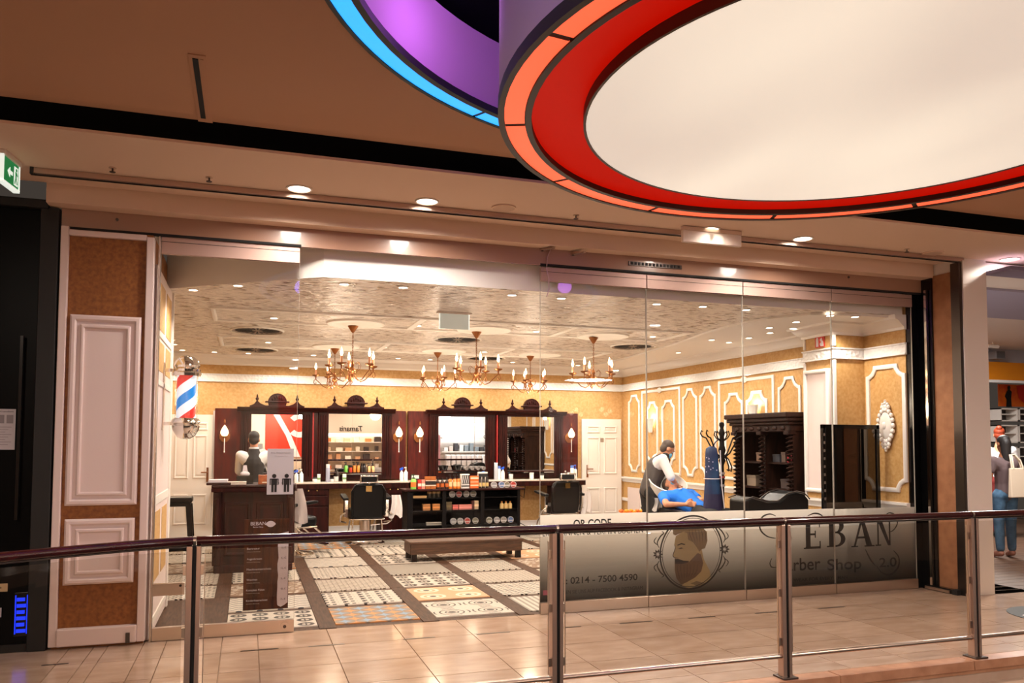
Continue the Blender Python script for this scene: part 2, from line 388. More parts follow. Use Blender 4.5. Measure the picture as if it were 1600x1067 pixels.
# ================================================================== THE MALL
YG, XR, YB = 7.04, 7.05, 14.3                      # glass line, right wall and back wall of the shop
fl = struct(MB().box(-7, 15, 4.58, 7.06, -.16, -.012).build('floor', M['stone2']), 'beige stone tile floor of the mall walkway in front of the barber shop', 'floor')
def stone(x0, x1, y0, y1, m):
    g = .0016; a, b, c, d = x0+g, x1-g, y0+g, y1-g; e = .002
    mb = MB(); mb.hexa([(a,c,-.012),(b,c,-.012),(b,d,-.012),(a,d,-.012)], [(a+e,c+e,0),(b-e,c+e,0),(b-e,d-e,0),(a+e,d-e,0)])
    return mb.build('tile', m, fl)
xs = [-1.27, -1.10, -1.0, -.745, -.58, -.16, .11, .67, 1.245, 1.81] + [1.81+.573*k for k in range(1, 12)]
ys = [4.70, 4.90, 5.42, 5.94, 6.48, 7.045]
xl = [-1.27-.57*k for k in range(9, 0, -1)] + xs
for i in range(len(xl)-1):
    off = .0
    for j in range(len(ys)-1):
        stone(xl[i], xl[i+1], ys[j], ys[j+1], M['stone'] if random.random() < .7 else M['stone2'])
for i in range(15): stone(8.1+.573*i-.0, 8.1+.573*(i+1), 4.7, 6.45, M['stone']) if 8.1+.573*i < 13 else None
tr = struct(MB().box(-7, 15, 4.575, 4.698, -.09, -.014).build('trim_1', M['curb']), 'stone kerb along the edge of the walkway under the balustrade', 'kerb')
for i in range(-6, 13):
    MB().hexa([(i*1.2+.003+.3, 4.568, -.062), (i*1.2+1.197+.3, 4.568, -.062), (i*1.2+1.197+.3, 4.698, -.062), (i*1.2+.303, 4.698, -.062)],
              [(i*1.2+.306, 4.574, 0), (i*1.2+1.494, 4.574, 0), (i*1.2+1.494, 4.698, 0), (i*1.2+.306, 4.698, 0)]).build('kerb_stone', M['curb'], tr)
struct(MB().box(-7, 15, 4.60, 4.75, -1.3, -.075).build('wall_edge', M['soffit']), 'pale plastered edge of the walkway slab below the kerb', 'slab edge')
# short dark slots in the floor along the shutter line
for a, b, y in ((.48, .76, 6.485), (1.23, 1.49, 6.485), (1.84, 2.13, 6.47), (2.5, 2.78, 6.47), (3.15, 3.47, 6.465), (3.84, 4.12, 6.465), (4.55, 4.83, 6.46), (5.27, 5.57, 6.46), (-1.36, -1.19, 6.525), (-.02, .26, 6.5)):
    MB().box(a, b, y-.011, y+.011, -.002, .0025).build('floor_slot', M['steel_dark'], fl)
tag(MB().lathe([(0, .001), (.42, .001), (.42, .004), (0, .004)], (7.2, 5.52, 0), 32, caps=False).build('floor_mat', M['blk']), 'round black floor sticker with a white mark right of the balustrade post', 'floor sticker')
fm = bpy.data.objects['floor_mat']; WL[fm] = ((0,0,0), 0)
MB().prism([(6.86,5.62),(7.0,5.68),(7.3,5.56),(7.38,5.62),(7.5,5.48),(7.3,5.42),(7.3,5.48),(7.02,5.56),(6.98,5.48),(6.84,5.5)], lambda a, b, t: (a, b, t), .004, .006).build('printed_arrow', M['paper'], fm)

# ceilings and soffit
struct(MB().box(-7, 15, 5.64, 6.85, 3.58, 3.60).build('ceiling', M['soffit']), 'lowered warm soffit in front of the barber shop', 'ceiling')
struct(MB().box(-1.5, 7.2, 6.85, 6.9, 3.43, 3.62).box(-1.5, 7.2, 6.9, 7.0, 3.43, 3.46).build('trim_2', M['soffit']), 'stepped plaster drop above the shop header', 'soffit drop')
hd = struct(MB().box(-1.42, 7.2, 7.0, 7.03, 3.27, 3.43).build('wall_header', M['header']), 'brown header band above the shop glass', 'header')
for a, b in ((-1.42, .41), (2.60, 7.2)): MB().box(a, b, 6.999, 7.03, 3.268, 3.288).build('shadow_gap', M['dark'], hd)
ve = MB().box(3.52, 4.11, 6.985, 7.0, 3.335, 3.375).build('vent_frame', M['steel_dark'], hd)
for k in range(14): MB().box(3.54+k*.04, 3.565+k*.04, 6.980, 6.986, 3.342, 3.368).build('vent_slat', M['dark'], ve)
for px, py in ((183, 343), (1326, 433)):
    p = on_y(px, py, 6.995); MB().lathe([(.012, 0), (.012, .008)], (p.x, 6.99, p.z), 10, 'y').build('cover_screw', M['steel_dark'], hd)
# upper ceiling with the round opening of the light
CX, CY = 2.53, 2.74
RB = 2.45
def ring_plate(r, x0, x1, y0, y1, z, z1, n=128):
    vs, fs = [], []
    for i in range(n):
        a = 2*math.pi*i/n; c, s_ = math.cos(a), math.sin(a); t = 1e9
        if c > 1e-9: t = min(t, (x1-CX)/c)
        if c < -1e-9: t = min(t, (x0-CX)/c)
        if s_ > 1e-9: t = min(t, (y1-CY)/s_)
        if s_ < -1e-9: t = min(t, (y0-CY)/s_)
        vs += [(CX+r*c, CY+r*s_, z), (CX+t*c, CY+t*s_, z), (CX+r*c, CY+r*s_, z1), (CX+t*c, CY+t*s_, z1)]
    # square corners are filled by moving the nearest sample onto the corner
    for cx, cy in ((x0, y0), (x0, y1), (x1, y0), (x1, y1)):
        i = min(range(n), key=lambda k: (vs[4*k+1][0]-cx)**2+(vs[4*k+1][1]-cy)**2); vs[4*i+1] = (cx, cy, z); vs[4*i+3] = (cx, cy, z1)
    for i in range(n):
        j = (i+1) % n; fs += [(4*i, 4*j, 4*j+1, 4*i+1), (4*i+2, 4*i+3, 4*j+3, 4*j+2), (4*i, 4*i+2, 4*j+2, 4*j), (4*i+1, 4*j+1, 4*j+3, 4*i+3)]
    return MB().add(vs, fs)
mc = struct(ring_plate(RB, -7, 15, -.6, 5.42, 3.7, 3.74).build('ceiling', M['ceil_mall']), 'brown plaster ceiling of the mall around the round light', 'ceiling')
MB().prism([(5.42, 3.7), (5.55, 3.715), (5.66, 3.77), (5.73, 3.86), (5.76, 4.0), (5.72, 4.0), (5.68, 3.88), (5.62, 3.80), (5.53, 3.75), (5.42, 3.74)], lambda a, b, t: (t, a, b), -7, 15).build('rolled_edge', M['ceil_mall'], mc, smooth=60)
struct(MB().box(-7, 15, -.6, 6.3, 4.6, 4.62).box(-7, 15, 6.28, 6.3, 3.62, 4.6).build('wall_void', M['dark']), 'black void above the ceilings', 'ceiling void')
sl = tag(MB().box(-.345, -.255, 4.56, 5.52, 3.694, 3.702).build('ceiling_slot_vent', M['ceil_mall']), 'long dark slot air vent in the brown mall ceiling', 'air vent')
WL[sl] = ((0,0,0), 0)
MB().box(-.325, -.295, 4.6, 5.45, 3.690, 3.695).build('slot', M['dark'], sl); MB().box(-.285, -.268, 4.6, 5.45, 3.6905, 3.695).build('slot', M['ceil_mall'], sl)

# the big round light: blue ring in the ceiling, drum with coral ring and lit fabric disc
bl = thing('ceiling_recess_light', 'round blue ring light set in the ceiling around a violet recess', 'ring light', (CX, CY, 3.7))
def annulus(mb, r0, r1, z0, z1, a0=0, a1=2*math.pi, n=96): return mb.lathe([(r0, z0), (r1, z0), (r1, z1), (r0, z1), (r0, z0)], (0, 0, 0), n, caps=False, a0=a0, a1=a1)
annulus(MB(), RB-.022, RB, -.012, .03).build('outer_rim', M['blk'], bl, smooth=40)
annulus(MB(), 2.325, RB-.024, -.002, .025).build('backing', M['blk'], bl, smooth=40)
for k in range(10):
    annulus(MB(), 2.325, RB-.024, -.006, .02, R(36*k+11.5), R(36*k+46.9), 14).build('light_panel', M['led_blue'], bl, smooth=40)
annulus(MB(), 2.285, 2.323, -.014, .03).build('inner_rim', M['blk'], bl, smooth=40)
M['recess'] = mat('recess_paint', (198, 170, 190), .7)
MB().lathe([(2.32, .0), (2.26, .44)], n=96, caps=False).build('recess_wall', M['recess'], bl, smooth=40)
dr = thing('drum_light', 'hanging round drum light with coral ring and glowing cream disc', 'drum light', (CX, CY, 3.02))
RD = 1.6
MB().lathe([(RD, .0), (RD, 1.5)], n=96, caps=False).build('drum_side', M['recess'], dr, smooth=40)
annulus(MB(), RD-.022, RD+.004, -.012, .04).build('outer_rim', C(44, 30, 24), dr, smooth=40)
annulus(MB(), 1.488, RD-.024, -.002, .025).build('backing', M['blk'], dr, smooth=40)
for k in range(12):
    a = 30*k+8
    annulus(MB(), 1.488, RD-.024, -.006, .02, R(a+.5), R(a+29.5), 12).build('light_panel', M['led_red'], dr, smooth=40)
annulus(MB(), 1.458, 1.486, -.012, .03).build('inner_rim', C(44, 26, 20), dr, smooth=40)
MB().lathe([(1.48, .015), (1.19, .05)], n=96, caps=False).build('red_band', M['red_glow'], dr, smooth=40)
annulus(MB(), 1.216, 1.228, -.004, .06).build('disc_rim', C(70, 50, 40), dr, smooth=40)
MB().lathe([(1.22, .0), (0, .0)], n=96, caps=False).build('lit_disc', M['disc'], dr)
for k in range(6):
    a = R(60*k+20); light('POINT', (CX+1.93*math.cos(a), CY+1.93*math.sin(a), 3.86), 12, (.24, .18, 1) if k % 2 else (.52, .16, .80), .10)

# downlights, sprinklers, speakers in the soffit
def downlight(x, y, z, r, m):
    t = thing('downlight', '', 'downlight', (x, y, z))
    MB().lathe([(r*.86, -.001), (r, -.001), (r, .012), (r*.86, .012)], n=24, caps=False).build('trim_ring', M['white'], t, smooth=40)
    MB().lathe([(r*.88, .006), (0, .006)], n=24, caps=False).build('lens', m, t); return t
lab = ['leftmost glowing downlight in the soffit, above the open doorway', 'second glowing downlight in the soffit from the left', 'glowing soffit downlight beside the white sign box', 'glowing soffit downlight right of the white sign box', 'glowing soffit downlight before the white pillar']
d0 = None
for i, x in enumerate((.35, 1.37, 4.04, 5.08, 7.75)):
    if d0 is None: d0 = downlight(x, 6.37, 3.571, .1, M['lamp_white']); t = d0
    else: t = dup(d0, (x, 6.37, 3.571))
    t['label'] = lab[i]; t['group'] = 'downlights in the soffit'
for (px, py), l in (((787, 324), 'round beige ceiling speaker between the soffit downlights'), ((1457, 395), 'round beige ceiling speaker near the right door frame')):
    p = on_z(px, py, 3.58); t = thing('ceiling_speaker', l, 'speaker', (p.x, p.y, 3.568), 0, 'ceiling speakers')
    MB().lathe([(.095, 0), (.095, .012)], n=24).build('grille', M['plaster'], t, smooth=40); MB().lathe([(.095, 0), (.105, 0), (.105, .012), (.095, .012)], n=24, caps=False).build('rim', M['soffit'], t)
spl = ['sprinkler head above the left end of the black track', 'sprinkler head in the soffit left of the first downlight', 'sprinkler head in the soffit below the round light', 'sprinkler head in the soffit near the right end of the track']
for (px, py), l in zip(((176, 262), (327, 277), (900, 336), (1417, 389)), spl):
    p = on_z(px, py, 3.58); t = thing('sprinkler', l, 'sprinkler', (p.x, p.y, 3.545), 0, 'sprinklers in the soffit')
    MB().lathe([(.006, .0), (.006, .035)], n=8).build('stem', M['steel_dark'], t); MB().lathe([(.02, 0), (.022, .004)], n=10).build('deflector', M['steel_dark'], t); MB().lathe([(.026, .030), (.026, .034)], n=12).build('rosette', M['plaster'], t)
# shutter portal: track under the soffit and steel post on the right
tk = thing('shutter_track', 'long dark metal shutter track under the soffit', 'track', (-1.51, 6.5, 3.53))
MB().box(-1.51, 7.24, 6.485, 6.52, 3.538, 3.578).build('rail', M['steel_bronze'], tk, True); MB().box(-1.51, 7.2, 6.52, 6.53, 3.53, 3.55).build('lower_lip', M['dark'], tk, True)
MB().box(-1.53, -1.505, 6.48, 6.53, 3.53, 3.579).build('end_cap', M['blk'], tk, True)
pw = thing('shutter_post', 'tall grey steel shutter post at the right end of the shopfront', 'post', (7.215, 6.5, 0))
MB().box(7.205, 7.235, 6.475, 6.50, 0, 3.55).build('face_strip', M['white'], pw, True)
MB().box(7.165, 7.204, 6.49, 6.60, 0, 3.53).build('steel_channel', M['steel_dark'], pw, True)
MB().box(7.16, 7.24, 6.47, 6.50, 0, .03).build('foot', M['steel'], pw, True)
# right return wall and black shutter pocket
rw = struct(MB().box(7.21, 7.56, 6.5, 7.3, 0, 3.58).build('wall_return', M['white']), 'white pillar right of the shopfront', 'pillar')
MB().box(7.19, 7.21, 6.58, 6.86, .0, 3.45).build('brown_panel', M['brown_wall'], rw)
MB().box(7.17, 7.21, 6.86, 7.10, 0, 3.43).build('black_pocket', M['black'], rw)
MB().box(7.06, 7.19, 7.055, 7.12, 0, 3.43).build('black_frame', M['black'], rw)
MB().box(7.13, 7.16, 6.90, 6.93, 0, 3.30).build('chrome_edge', M['chrome'], rw)
g = thing('floor_guide', 'short dark floor guide rail with silver edge at the right return wall', 'guide rail', (7.15, 6.8, 0))
MB().box(7.12, 7.18, 6.62, 7.02, 0, .05).build('body', M['black'], g, True); MB().box(7.105, 7.12, 6.66, 6.98, .008, .036).build('silver_edge', M['steel'], g, True); MB().box(7.11, 7.185, 6.56, 6.625, 0, .055).build('end_block', M['blk'], g, True)

# left pier with raised panels
pier = struct(MB().box(-1.40, -.755, 7.0, 8.45, 0, 3.28).build('wall_left', M['gold_pier']), 'mustard pier left of the shop entrance with white panels', 'wall')
for x0, x1, z0, z1 in ((-1.417, -1.36, .02, 3.285), (-.80, -.742, .02, 3.245)): bevel(MB().box(x0, x1, 6.965, 7.06, z0, z1).build('stile', M['panel_white'], pier), .006)
bevel(MB().box(-1.36, -.80, 6.965, 7.02, 3.215, 3.26).build('top_rail', M['panel_white'], pier), .006)
bevel(MB().box(-1.36, -.80, 6.95, 7.02, .02, .155).build('bottom_rail', M['panel_white'], pier), .01)
MB().box(-.875, -.845, 6.938, 6.952, .02, .10).build('floor_bolt', M['steel_dark'], pier)
yf = lambda y: (lambda a, b, t: (a, y-t, b))
for x0, x1, z0, z1 in ((-1.335, -.825, 1.095, 2.59), (-1.33, -.835, .485, .99)):
    q = MB().frame([(x0, z0), (x1, z0), (x1, z1), (x0, z1)], yf(7.0), .05, .035).build('panel_moulding', M['panel_white'], pier)
    MB().box(x0+.045, x1-.045, 6.985, 7.0, z0+.045, z1-.045).build('panel_field', M['panel_white'], pier)
    MB().frame([(x0+.075, z0+.075), (x1-.075, z0+.075), (x1-.075, z1-.075), (x0+.075, z1-.075)], yf(6.985), .03, .018).build('inner_moulding', M['panel_white'], pier)
# side of the pier seen through the glass: white stiles, gold insets
bevel(MB().box(-.775, -.725, 7.08, 8.46, 0, 3.05).build('side_lining', M['panel_white'], pier), .004)
for z0, z1 in ((2.55, 2.95), (2.2, 2.45), (.42, 1.0)):
    for y0, y1 in ((7.25, 7.75), (7.9, 8.35)): MB().box(-.727, -.722, y0, y1, z0, z1).build('gold_inset', M['gold'], pier)
for z0, z1 in ((.08, .14), (1.06, 1.14), (2.07, 2.12), (2.48, 2.52)): bevel(MB().box(-.727, -.715, 7.1, 8.4, z0, z1).build('side_moulding', M['white'], pier), .006)
bevel(MB().box(-.75, -.705, 8.42, 8.48, 0, 3.05).build('end_stile', M['white'], pier), .01)

# ================================================================== SHOP GLASS
gy0, gy1 = 7.033, 7.045
M['edge'] = mat('polished_glass_edge', (170, 162, 150), .25)
def pane(name, x0, x1, lbl, cat='window', zt0=3.125, zt1=3.262, zb=.107):
    t = struct(MB().box(x0+.003, x1-.003, gy0, gy1, zb, zt0).build(name, M['glass']), lbl, cat)
    bevel(MB().box(x0+.004, x1-.004, 7.018, 7.06, zt0, zt1).build('top_rail', M['alu'], t), .003)
    MB().box(x0+.004, x1-.004, 7.0165, 7.02, zt1-.048, zt1-.044).build('rail_groove', M['dark'], t)
    for e in (x0+.003, x1-.005): MB().box(e, e+.002, gy0-.001, gy1+.001, zb, zt0).build('polished_edge', M['edge'], t)
    bevel(MB().box(x0+.004, x1-.004, 7.015, 7.063, .002, zb).build('bottom_rail', M['stone2'] if False else M['steel'], t), .003)
    return t
pd = pane('door_1', -.70, .405, 'fixed glass door leaf left of the open doorway', 'glass door', 3.13, 3.275)
lk = MB().lathe([(.034, 0), (.034, .012), (.026, .016), (.026, .018)], (.325, 6.997, .055), 20, 'y').build('lock_rosette', M['steel'], pd, smooth=40)
MB().lathe([(.014, 0), (.014, .006)], (.325, 6.993, .055), 12, 'y').build('lock_cylinder', M['steel_dark'], lk)
bevel(MB().box(-.715, -.7, 7.01, 7.07, 0, 3.28).build('steel_jamb', M['steel'], pd), .003)
hb = MB().box(-.70, -.46, 7.01, 7.055, .36, .455).build('corner_fitting', M['steel'], pd)
MB().lathe([(.01, 0), (.01, .01)], (-.49, 7.002, .435), 10, 'y').build('fitting_screw', M['dark'], hb)
seams = [2.609, 3.732, 4.844, 5.959, 7.06]
wl = ['glass pane right of the doorway with phone number on its frosted band', 'glass pane with the bearded head emblem on its frosted band', 'glass pane with the first big letters on its frosted band', 'rightmost glass pane with the circled number on its frosted band']
W4 = [pane('window_%d' % (i+1), seams[i], seams[i+1], wl[i]) for i in range(4)]
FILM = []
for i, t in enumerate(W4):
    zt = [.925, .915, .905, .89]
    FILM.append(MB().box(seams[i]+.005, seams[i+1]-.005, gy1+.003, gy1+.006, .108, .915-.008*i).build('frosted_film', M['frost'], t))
fy = lambda a, b, t: (a, gy1+.0024-t*.2, b)
def fxy(px, py): p = on_y(px, py, gy1+.002); return p.x, p.z
def ftext(s, pl, pr, hpx, film, m='ink', bold=0, name='lettering', shear=0):
    (x0, z0), (x1, z1) = fxy(*pl), fxy(*pr); h = hpx/1245.4*(_ray(*pl).normalized().dot(FW) and (x0*FW.x+gy0*FW.y))
    return letters(s, x0, z0, x1, h, fy, M[m], name, FILM[film], bold=bold, shear=shear)
ftext('QR CODE', (896, 825), (955, 823), 13, 0, bold=.02)
ftext('EINSCANNEN & TERMIN BUCHEN', (848, 838), (1005, 834), 9, 0)
ftext('TEL.: 0214 - 7500 4590', (856, 914), (996, 904), 10, 0, bold=.015)
ftext('FINDEN SIE UNS AUF FACEBOOK & INSTAGRAM', (870, 929), (1004, 920), 5.5, 0)
def mark(px, py, r, col):
    x, z = fxy(px, py); MB().prism([(x-r, z-r), (x+r, z-r), (x+r, z+r), (x-r, z+r)], fy, 0, .002).build('social_mark', C(*col), FILM[0])
mark(852, 926, .022, (190, 110, 130)); mark(862, 926, .02, (90, 96, 140))
# emblem: bearded head in profile in an oval frame
def blob(pts, col, lift, name='emblem_patch', film=1):
    MB().prism([fxy(*p) for p in pts], fy, lift, lift+.001).build(name, C(*col), FILM[film])
def curve(pts, wpx, film, col=(34, 29, 26), name='flourish', closed=False):
    P = [Vector((*fxy(*p), 0)) for p in pts]; k = wpx/1245.4*8.0
    Q = []
    m = len(P)
    for i in range(m if closed else m-1):
        p0, p1, p2, p3 = (P[(i-1) % m] if closed or i > 0 else P[0]), P[i], P[(i+1) % m], (P[(i+2) % m] if closed or i+2 < m else P[m-1])
        for j in range(6):
            t = j/6; Q.append(.5*((2*p1)+(p2-p0)*t+(2*p0-5*p1+4*p2-p3)*t*t+(3*p1-p0-3*p2+p3)*t**3))
    Q.append(P[0] if closed else P[-1])
    vs, fs = [], []
    for i, q in enumerate(Q):
        d = (Q[min(i+1, len(Q)-1)]-Q[max(i-1, 0)]); d = d.normalized() if d.length > 1e-9 else Vector((1, 0, 0)); n = Vector((-d.y, d.x, 0))*k/2
        if not closed: n *= .35+.65*math.sin(math.pi*min(1, max(0, i/(len(Q)-1))))
        a, b = q+n, q-n; vs += [fy(a.x, a.y, .003), fy(b.x, b.y, .003)]
    for i in range(len(Q)-1): fs.append((2*i, 2*i+1, 2*i+3, 2*i+2))
    MB().add(vs, fs).build(name, C(*col), FILM[film], fix=False)
oval = [(1080+48.5*math.cos(t*math.pi/10), 863-4*math.cos(t*math.pi/10)+57*math.sin(t*math.pi/10)) for t in range(20)]
oval2 = [(1080+45*math.cos(t*math.pi/10), 863-4*math.cos(t*math.pi/10)+53.5*math.sin(t*math.pi/10)) for t in range(20)]
curve(oval, 2.6, 1, closed=True, name='oval_frame'); curve(oval2, 1.0, 1, closed=True, name='oval_frame')
Z4 = lambda pts: [(1020+a/5.27, 790+b/5.27) for a, b in pts]
blob(Z4([(190, 250), (260, 205), (330, 215), (350, 300), (400, 350), (420, 440), (470, 540), (480, 610), (430, 640), (380, 655), (300, 680), (235, 660), (300, 600), (330, 560), (300, 480), (190, 440), (180, 425), (165, 412), (178, 380), (185, 345), (176, 320)]), (156, 138, 98), .000, 'emblem_face')
blob(Z4([(165, 200), (250, 175), (400, 170), (445, 215), (450, 290), (430, 350), (400, 360), (385, 380), (360, 340), (330, 300), (290, 280), (285, 225), (250, 215), (185, 245), (168, 235)]), (120, 102, 74), .0012, 'emblem_hair')
blob(Z4([(180, 432), (200, 440), (240, 460), (300, 462), (340, 420), (370, 390), (395, 400), (415, 470), (400, 540), (350, 590), (280, 630), (235, 650), (195, 600), (180, 530)]), (92, 72, 54), .0012, 'emblem_beard')
blob(Z4([(180, 445), (205, 436), (250, 452), (300, 455), (290, 468), (240, 480), (185, 478)]), (40, 32, 28), .002, 'emblem_moustache')
blob(Z4([(200, 322), (235, 308), (268, 316), (262, 324), (235, 318), (205, 330)]), (48, 38, 30), .002, 'emblem_brow'); blob(Z4([(205, 352), (235, 344), (252, 350), (230, 356)]), (60, 48, 38), .002, 'emblem_eye')
blob(Z4([(310, 640), (360, 620), (440, 640), (380, 665)]), (110, 96, 70), .0012, 'emblem_collar')
for k in range(6): curve(Z4([(300+24*k, 190), (305+26*k, 240), (330+20*k, 300)]), .8, 1, (70, 56, 42), 'hair_strand')
for k in range(7): curve(Z4([(200+28*k, 480), (205+26*k, 540), (225+18*k, 610-6*k)]), .8, 1, (54, 42, 34), 'beard_strand')
curve(Z4([(176, 320), (184, 350), (166, 410), (184, 428), (210, 430)]), 1.2, 1, (60, 48, 38), 'nose_line')
for sx in (-1, 1):
    c0 = Vector((1080+sx*52, 862-sx*4))
    for k in range(9):
        a = k*2*math.pi/9; d = Vector((math.cos(a), math.sin(a))); n = Vector((-d.y, d.x)); L = 8.5
        blob([tuple(c0+d*1.5), tuple(c0+d*L*.55+n*1.7), tuple(c0+d*L), tuple(c0+d*L*.55-n*1.7)], (52, 44, 38), .002, 'emblem_leaf')
    for sy in (-1, 1):
        curve([(1080+sx*50, 862-sx*4+sy*10), (1080+sx*53, 862-sx*4+sy*18), (1080+sx*48, 862-sx*4+sy*28), (1080+sx*43, 862-sx*4+sy*33), (1080+sx*46, 862-sx*4+sy*36)], 2.2, 1)
        curve([(1080+sx*52, 862-sx*4+sy*14), (1080+sx*58, 862-sx*4+sy*20), (1080+sx*54, 862-sx*4+sy*27)], 1.6, 1)
# serif word mark built letter by letter
def serif(ch, x, zb, wd, h, film):
    st, th, sf = wd*.24, h*.09, wd*.07; P = []
    def bx(a, b, c, d): P.append([(x+a*wd, zb+c*h), (x+b*wd, zb+c*h), (x+b*wd, zb+d*h), (x+a*wd, zb+d*h)])
    def bow(z0, z1, xr):
        o = []; i_ = []
        for k in range(9):
            t = -math.pi/2+math.pi*k/8; o.append((x+(.5+(xr-.5)*math.cos(t))*wd, zb+((z0+z1)/2+(z1-z0)/2*math.sin(t))*h)); i_.append((x+(.5+(xr-.74)*math.cos(t))*wd, zb+((z0+z1)/2+((z1-z0)/2-.06)*math.sin(t))*h))
        for k in range(8): P.append([o[k], o[k+1], i_[k+1], i_[k]])
        bx(.2, .52, z0, z0+.06); bx(.2, .52, z1-.06, z1)
    if ch in 'BEP': bx(.12, .38, 0, 1); bx(0, .5, 0, .05); bx(0, .5, .95, 1)
    if ch == 'B': bow(0, .54, .98); bow(.48, 1, .90)
    if ch == 'E': bx(.1, .95, 0, .08); bx(.1, .92, .92, 1); bx(.3, .68, .47, .54); bx(.88, .95, 0, .26); bx(.86, .92, .74, 1); bx(.62, .68, .38, .63)
    if ch == 'A':
        P.append([(x+.42*wd, zb+h), (x+.58*wd, zb+h), (x+.98*wd, zb), (x+.70*wd, zb)]); P.append([(x+.44*wd, zb+h), (x+.52*wd, zb+.92*h), (x+.17*wd, zb), (x+.08*wd, zb)])
        bx(.26, .74, .30, .37); bx(-.02, .3, 0, .045); bx(.6, 1.08, 0, .045)
    if ch == 'N':
        bx(.12, .21, 0, 1); bx(.82, .91, 0, 1); P.append([(x+.08*wd, zb+h), (x+.36*wd, zb+h), (x+.91*wd, zb), (x+.75*wd, zb)]); bx(0, .34, 0, .05); bx(0, .3, .95, 1); bx(.7, 1.02, .95, 1)
    mb = MB()
    for p in P: mb.prism(p, fy, 0, .002)
    mb.build('lettering', M['ink'], FILM[film])
for ch, p0, p1, film in (('B', (1212, 854), (1238, 854), 2), ('E', (1256, 858), (1284, 857), 2), ('B', (1292, 855), (1322, 855), 3), ('A', (1331, 855), (1364, 854), 3), ('N', (1368, 853), (1394, 851), 3)):
    (x0, z0), (x1, _) = fxy(*p0), fxy(*p1); serif(ch, x0, z0, x1-x0, .30, film)
ftext('Barber', (1216, 893), (1282, 890), 19, 2, bold=.01); ftext('Shop', (1293, 891), (1346, 889), 17, 3, bold=.01)
ftext('2.0', (1374, 886), (1401, 884), 14, 3, bold=.01); ftext('WEAR FOR EVERY', (1240, 909), (1302, 905), 5, 2, bold=.02); ftext('MAN', (1309, 905), (1324, 904), 5, 3, bold=.02)
curve([(1212, 806), (1203, 803), (1192, 807), (1187, 817), (1189, 829), (1199, 838), (1212, 841)], 3, 2)
curve([(1262, 806), (1272, 802), (1282, 804), (1290, 812)], 2.5, 2)
curve([(1206, 872), (1203, 880), (1206, 886), (1214, 886)], 2, 2)
curve([(1382, 806), (1390, 801), (1400, 806), (1402, 818), (1396, 828), (1388, 832)], 2.5, 3)
curve([(1396, 860), (1404, 870), (1404, 884), (1396, 895), (1386, 898), (1376, 893), (1370, 884)], 3.5, 3)
curve([(1352, 858), (1360, 874), (1368, 884)], 3, 3)
# paper notice with two figures on the glass leaf, price board behind it
no = thing('distance_notice', 'white paper notice with two standing figures taped to the glass', 'notice', (.2, 7.02, 1.1))
(x0, z1), (x1, z0) = (lambda p, q: ((p.x, p.z), (q.x, q.z)))(on_y(418, 701, 7.022), on_y(458, 772, 7.022))
MB().box(x0, x1, 7.020, 7.024, z0, z1).build('sheet', M['paper_dim'], no, True)
ny = lambda a, b, t: (a, 7.0195-t, b)
for cx in (x0+.058, x1-.055):
    mb = MB(); zc = z0+.155
    mb.prism([(cx+.018*math.cos(a*.628), zc+.018*math.sin(a*.628)) for a in range(10)], ny, 0, .001)
    for a, b, c, d in ((-.024, .024, -.075, -.024), (-.036, -.028, -.075, -.028), (.028, .036, -.075, -.028), (-.022, -.003, -.135, -.07), (.003, .022, -.135, -.07), (-.036, .036, -.03, -.022)): mb.prism([(cx+a, zc+c), (cx+b, zc+c), (cx+b, zc+d), (cx+a, zc+d)], ny, 0, .001)
    mb.build('printed_figure', M['ink'], no, True)
for a in (-.014, .014): MB().prism([((x0+x1)/2+a-.005, z0+.095), ((x0+x1)/2+a+.005, z0+.09), ((x0+x1)/2+a+.005, z0+.1)], ny, 0, .001).build('printed_arrow', M['ink'], no, True)
letters('Bitte Abstand halten!', x0+.03, z1-.04, x1-.03, .012, ny, C(120, 116, 122), 'printed_line', no); letters('Mindestens 1,5 m', x0+.06, z1-.065, x1-.05, .008, ny, C(140, 136, 140), 'printed_line', no)
pb = thing('price_board', 'brown wood-look price list with a white price strip on the glass leaf', 'price list', (.17, 7.05, .2))
(x0, zt), (x1, zb) = (lambda p, q: ((p.x, p.z), (q.x, q.z)))(on_y(386, 812, 7.022), on_y(450, 951, 7.022))
MB().box(x0-.02, x1, 7.050, 7.056, zb, zt).build('board', M['bench_wood'] if False else mat('price_board_wood', (92, 46, 24), .6, var=(52, 24, 12), vscale=4, stretch=(7, 1, 1), spec=.15), pb, True)
ss = [(x1-.085+random.uniform(-.006, .004), zb+.03+(zt-zb-.16)*k/12) for k in range(13)]
MB().prism([(x1-.004, zb+.05), (x1-.004, zt-.11)]+ss[::-1]+[(x1-.06, zb+.015), (x1-.03, zb+.03)], lambda a, b, t: (a, 7.0495-t, b), 0, .001).build('price_strip', M['paper'], pb, True)
by = lambda a, b, t: (a, 7.0485-t, b)
letters('BEBAN', x0+.03, zt-.05, x0+.15, .028, by, M['paper'], 'board_logo', pb); letters('Barber Shop', x0+.05, zt-.07, x0+.13, .01, by, M['paper'], 'board_logo', pb)
MB().prism([(x0+.19+.035*math.cos(a*.5236)*(1.2 if a % 6 == 0 else 1), zt-.043+.026*math.sin(a*.5236)) for a in range(12)], by, 0, .0005).build('board_emblem', M['paper'], pb, True)
rows = [('Haarschnitt', '20,-€'), ('Bartrasur', '15,-€'), ('Augenbrauen', '5,-€'), ('Maschinenhaarschnitt', '15,-€'), ('Waschen', '5,-€'), ('Komplett Paket', '40,-€'), ('Kinderhaarschnitt', '15,-€')]
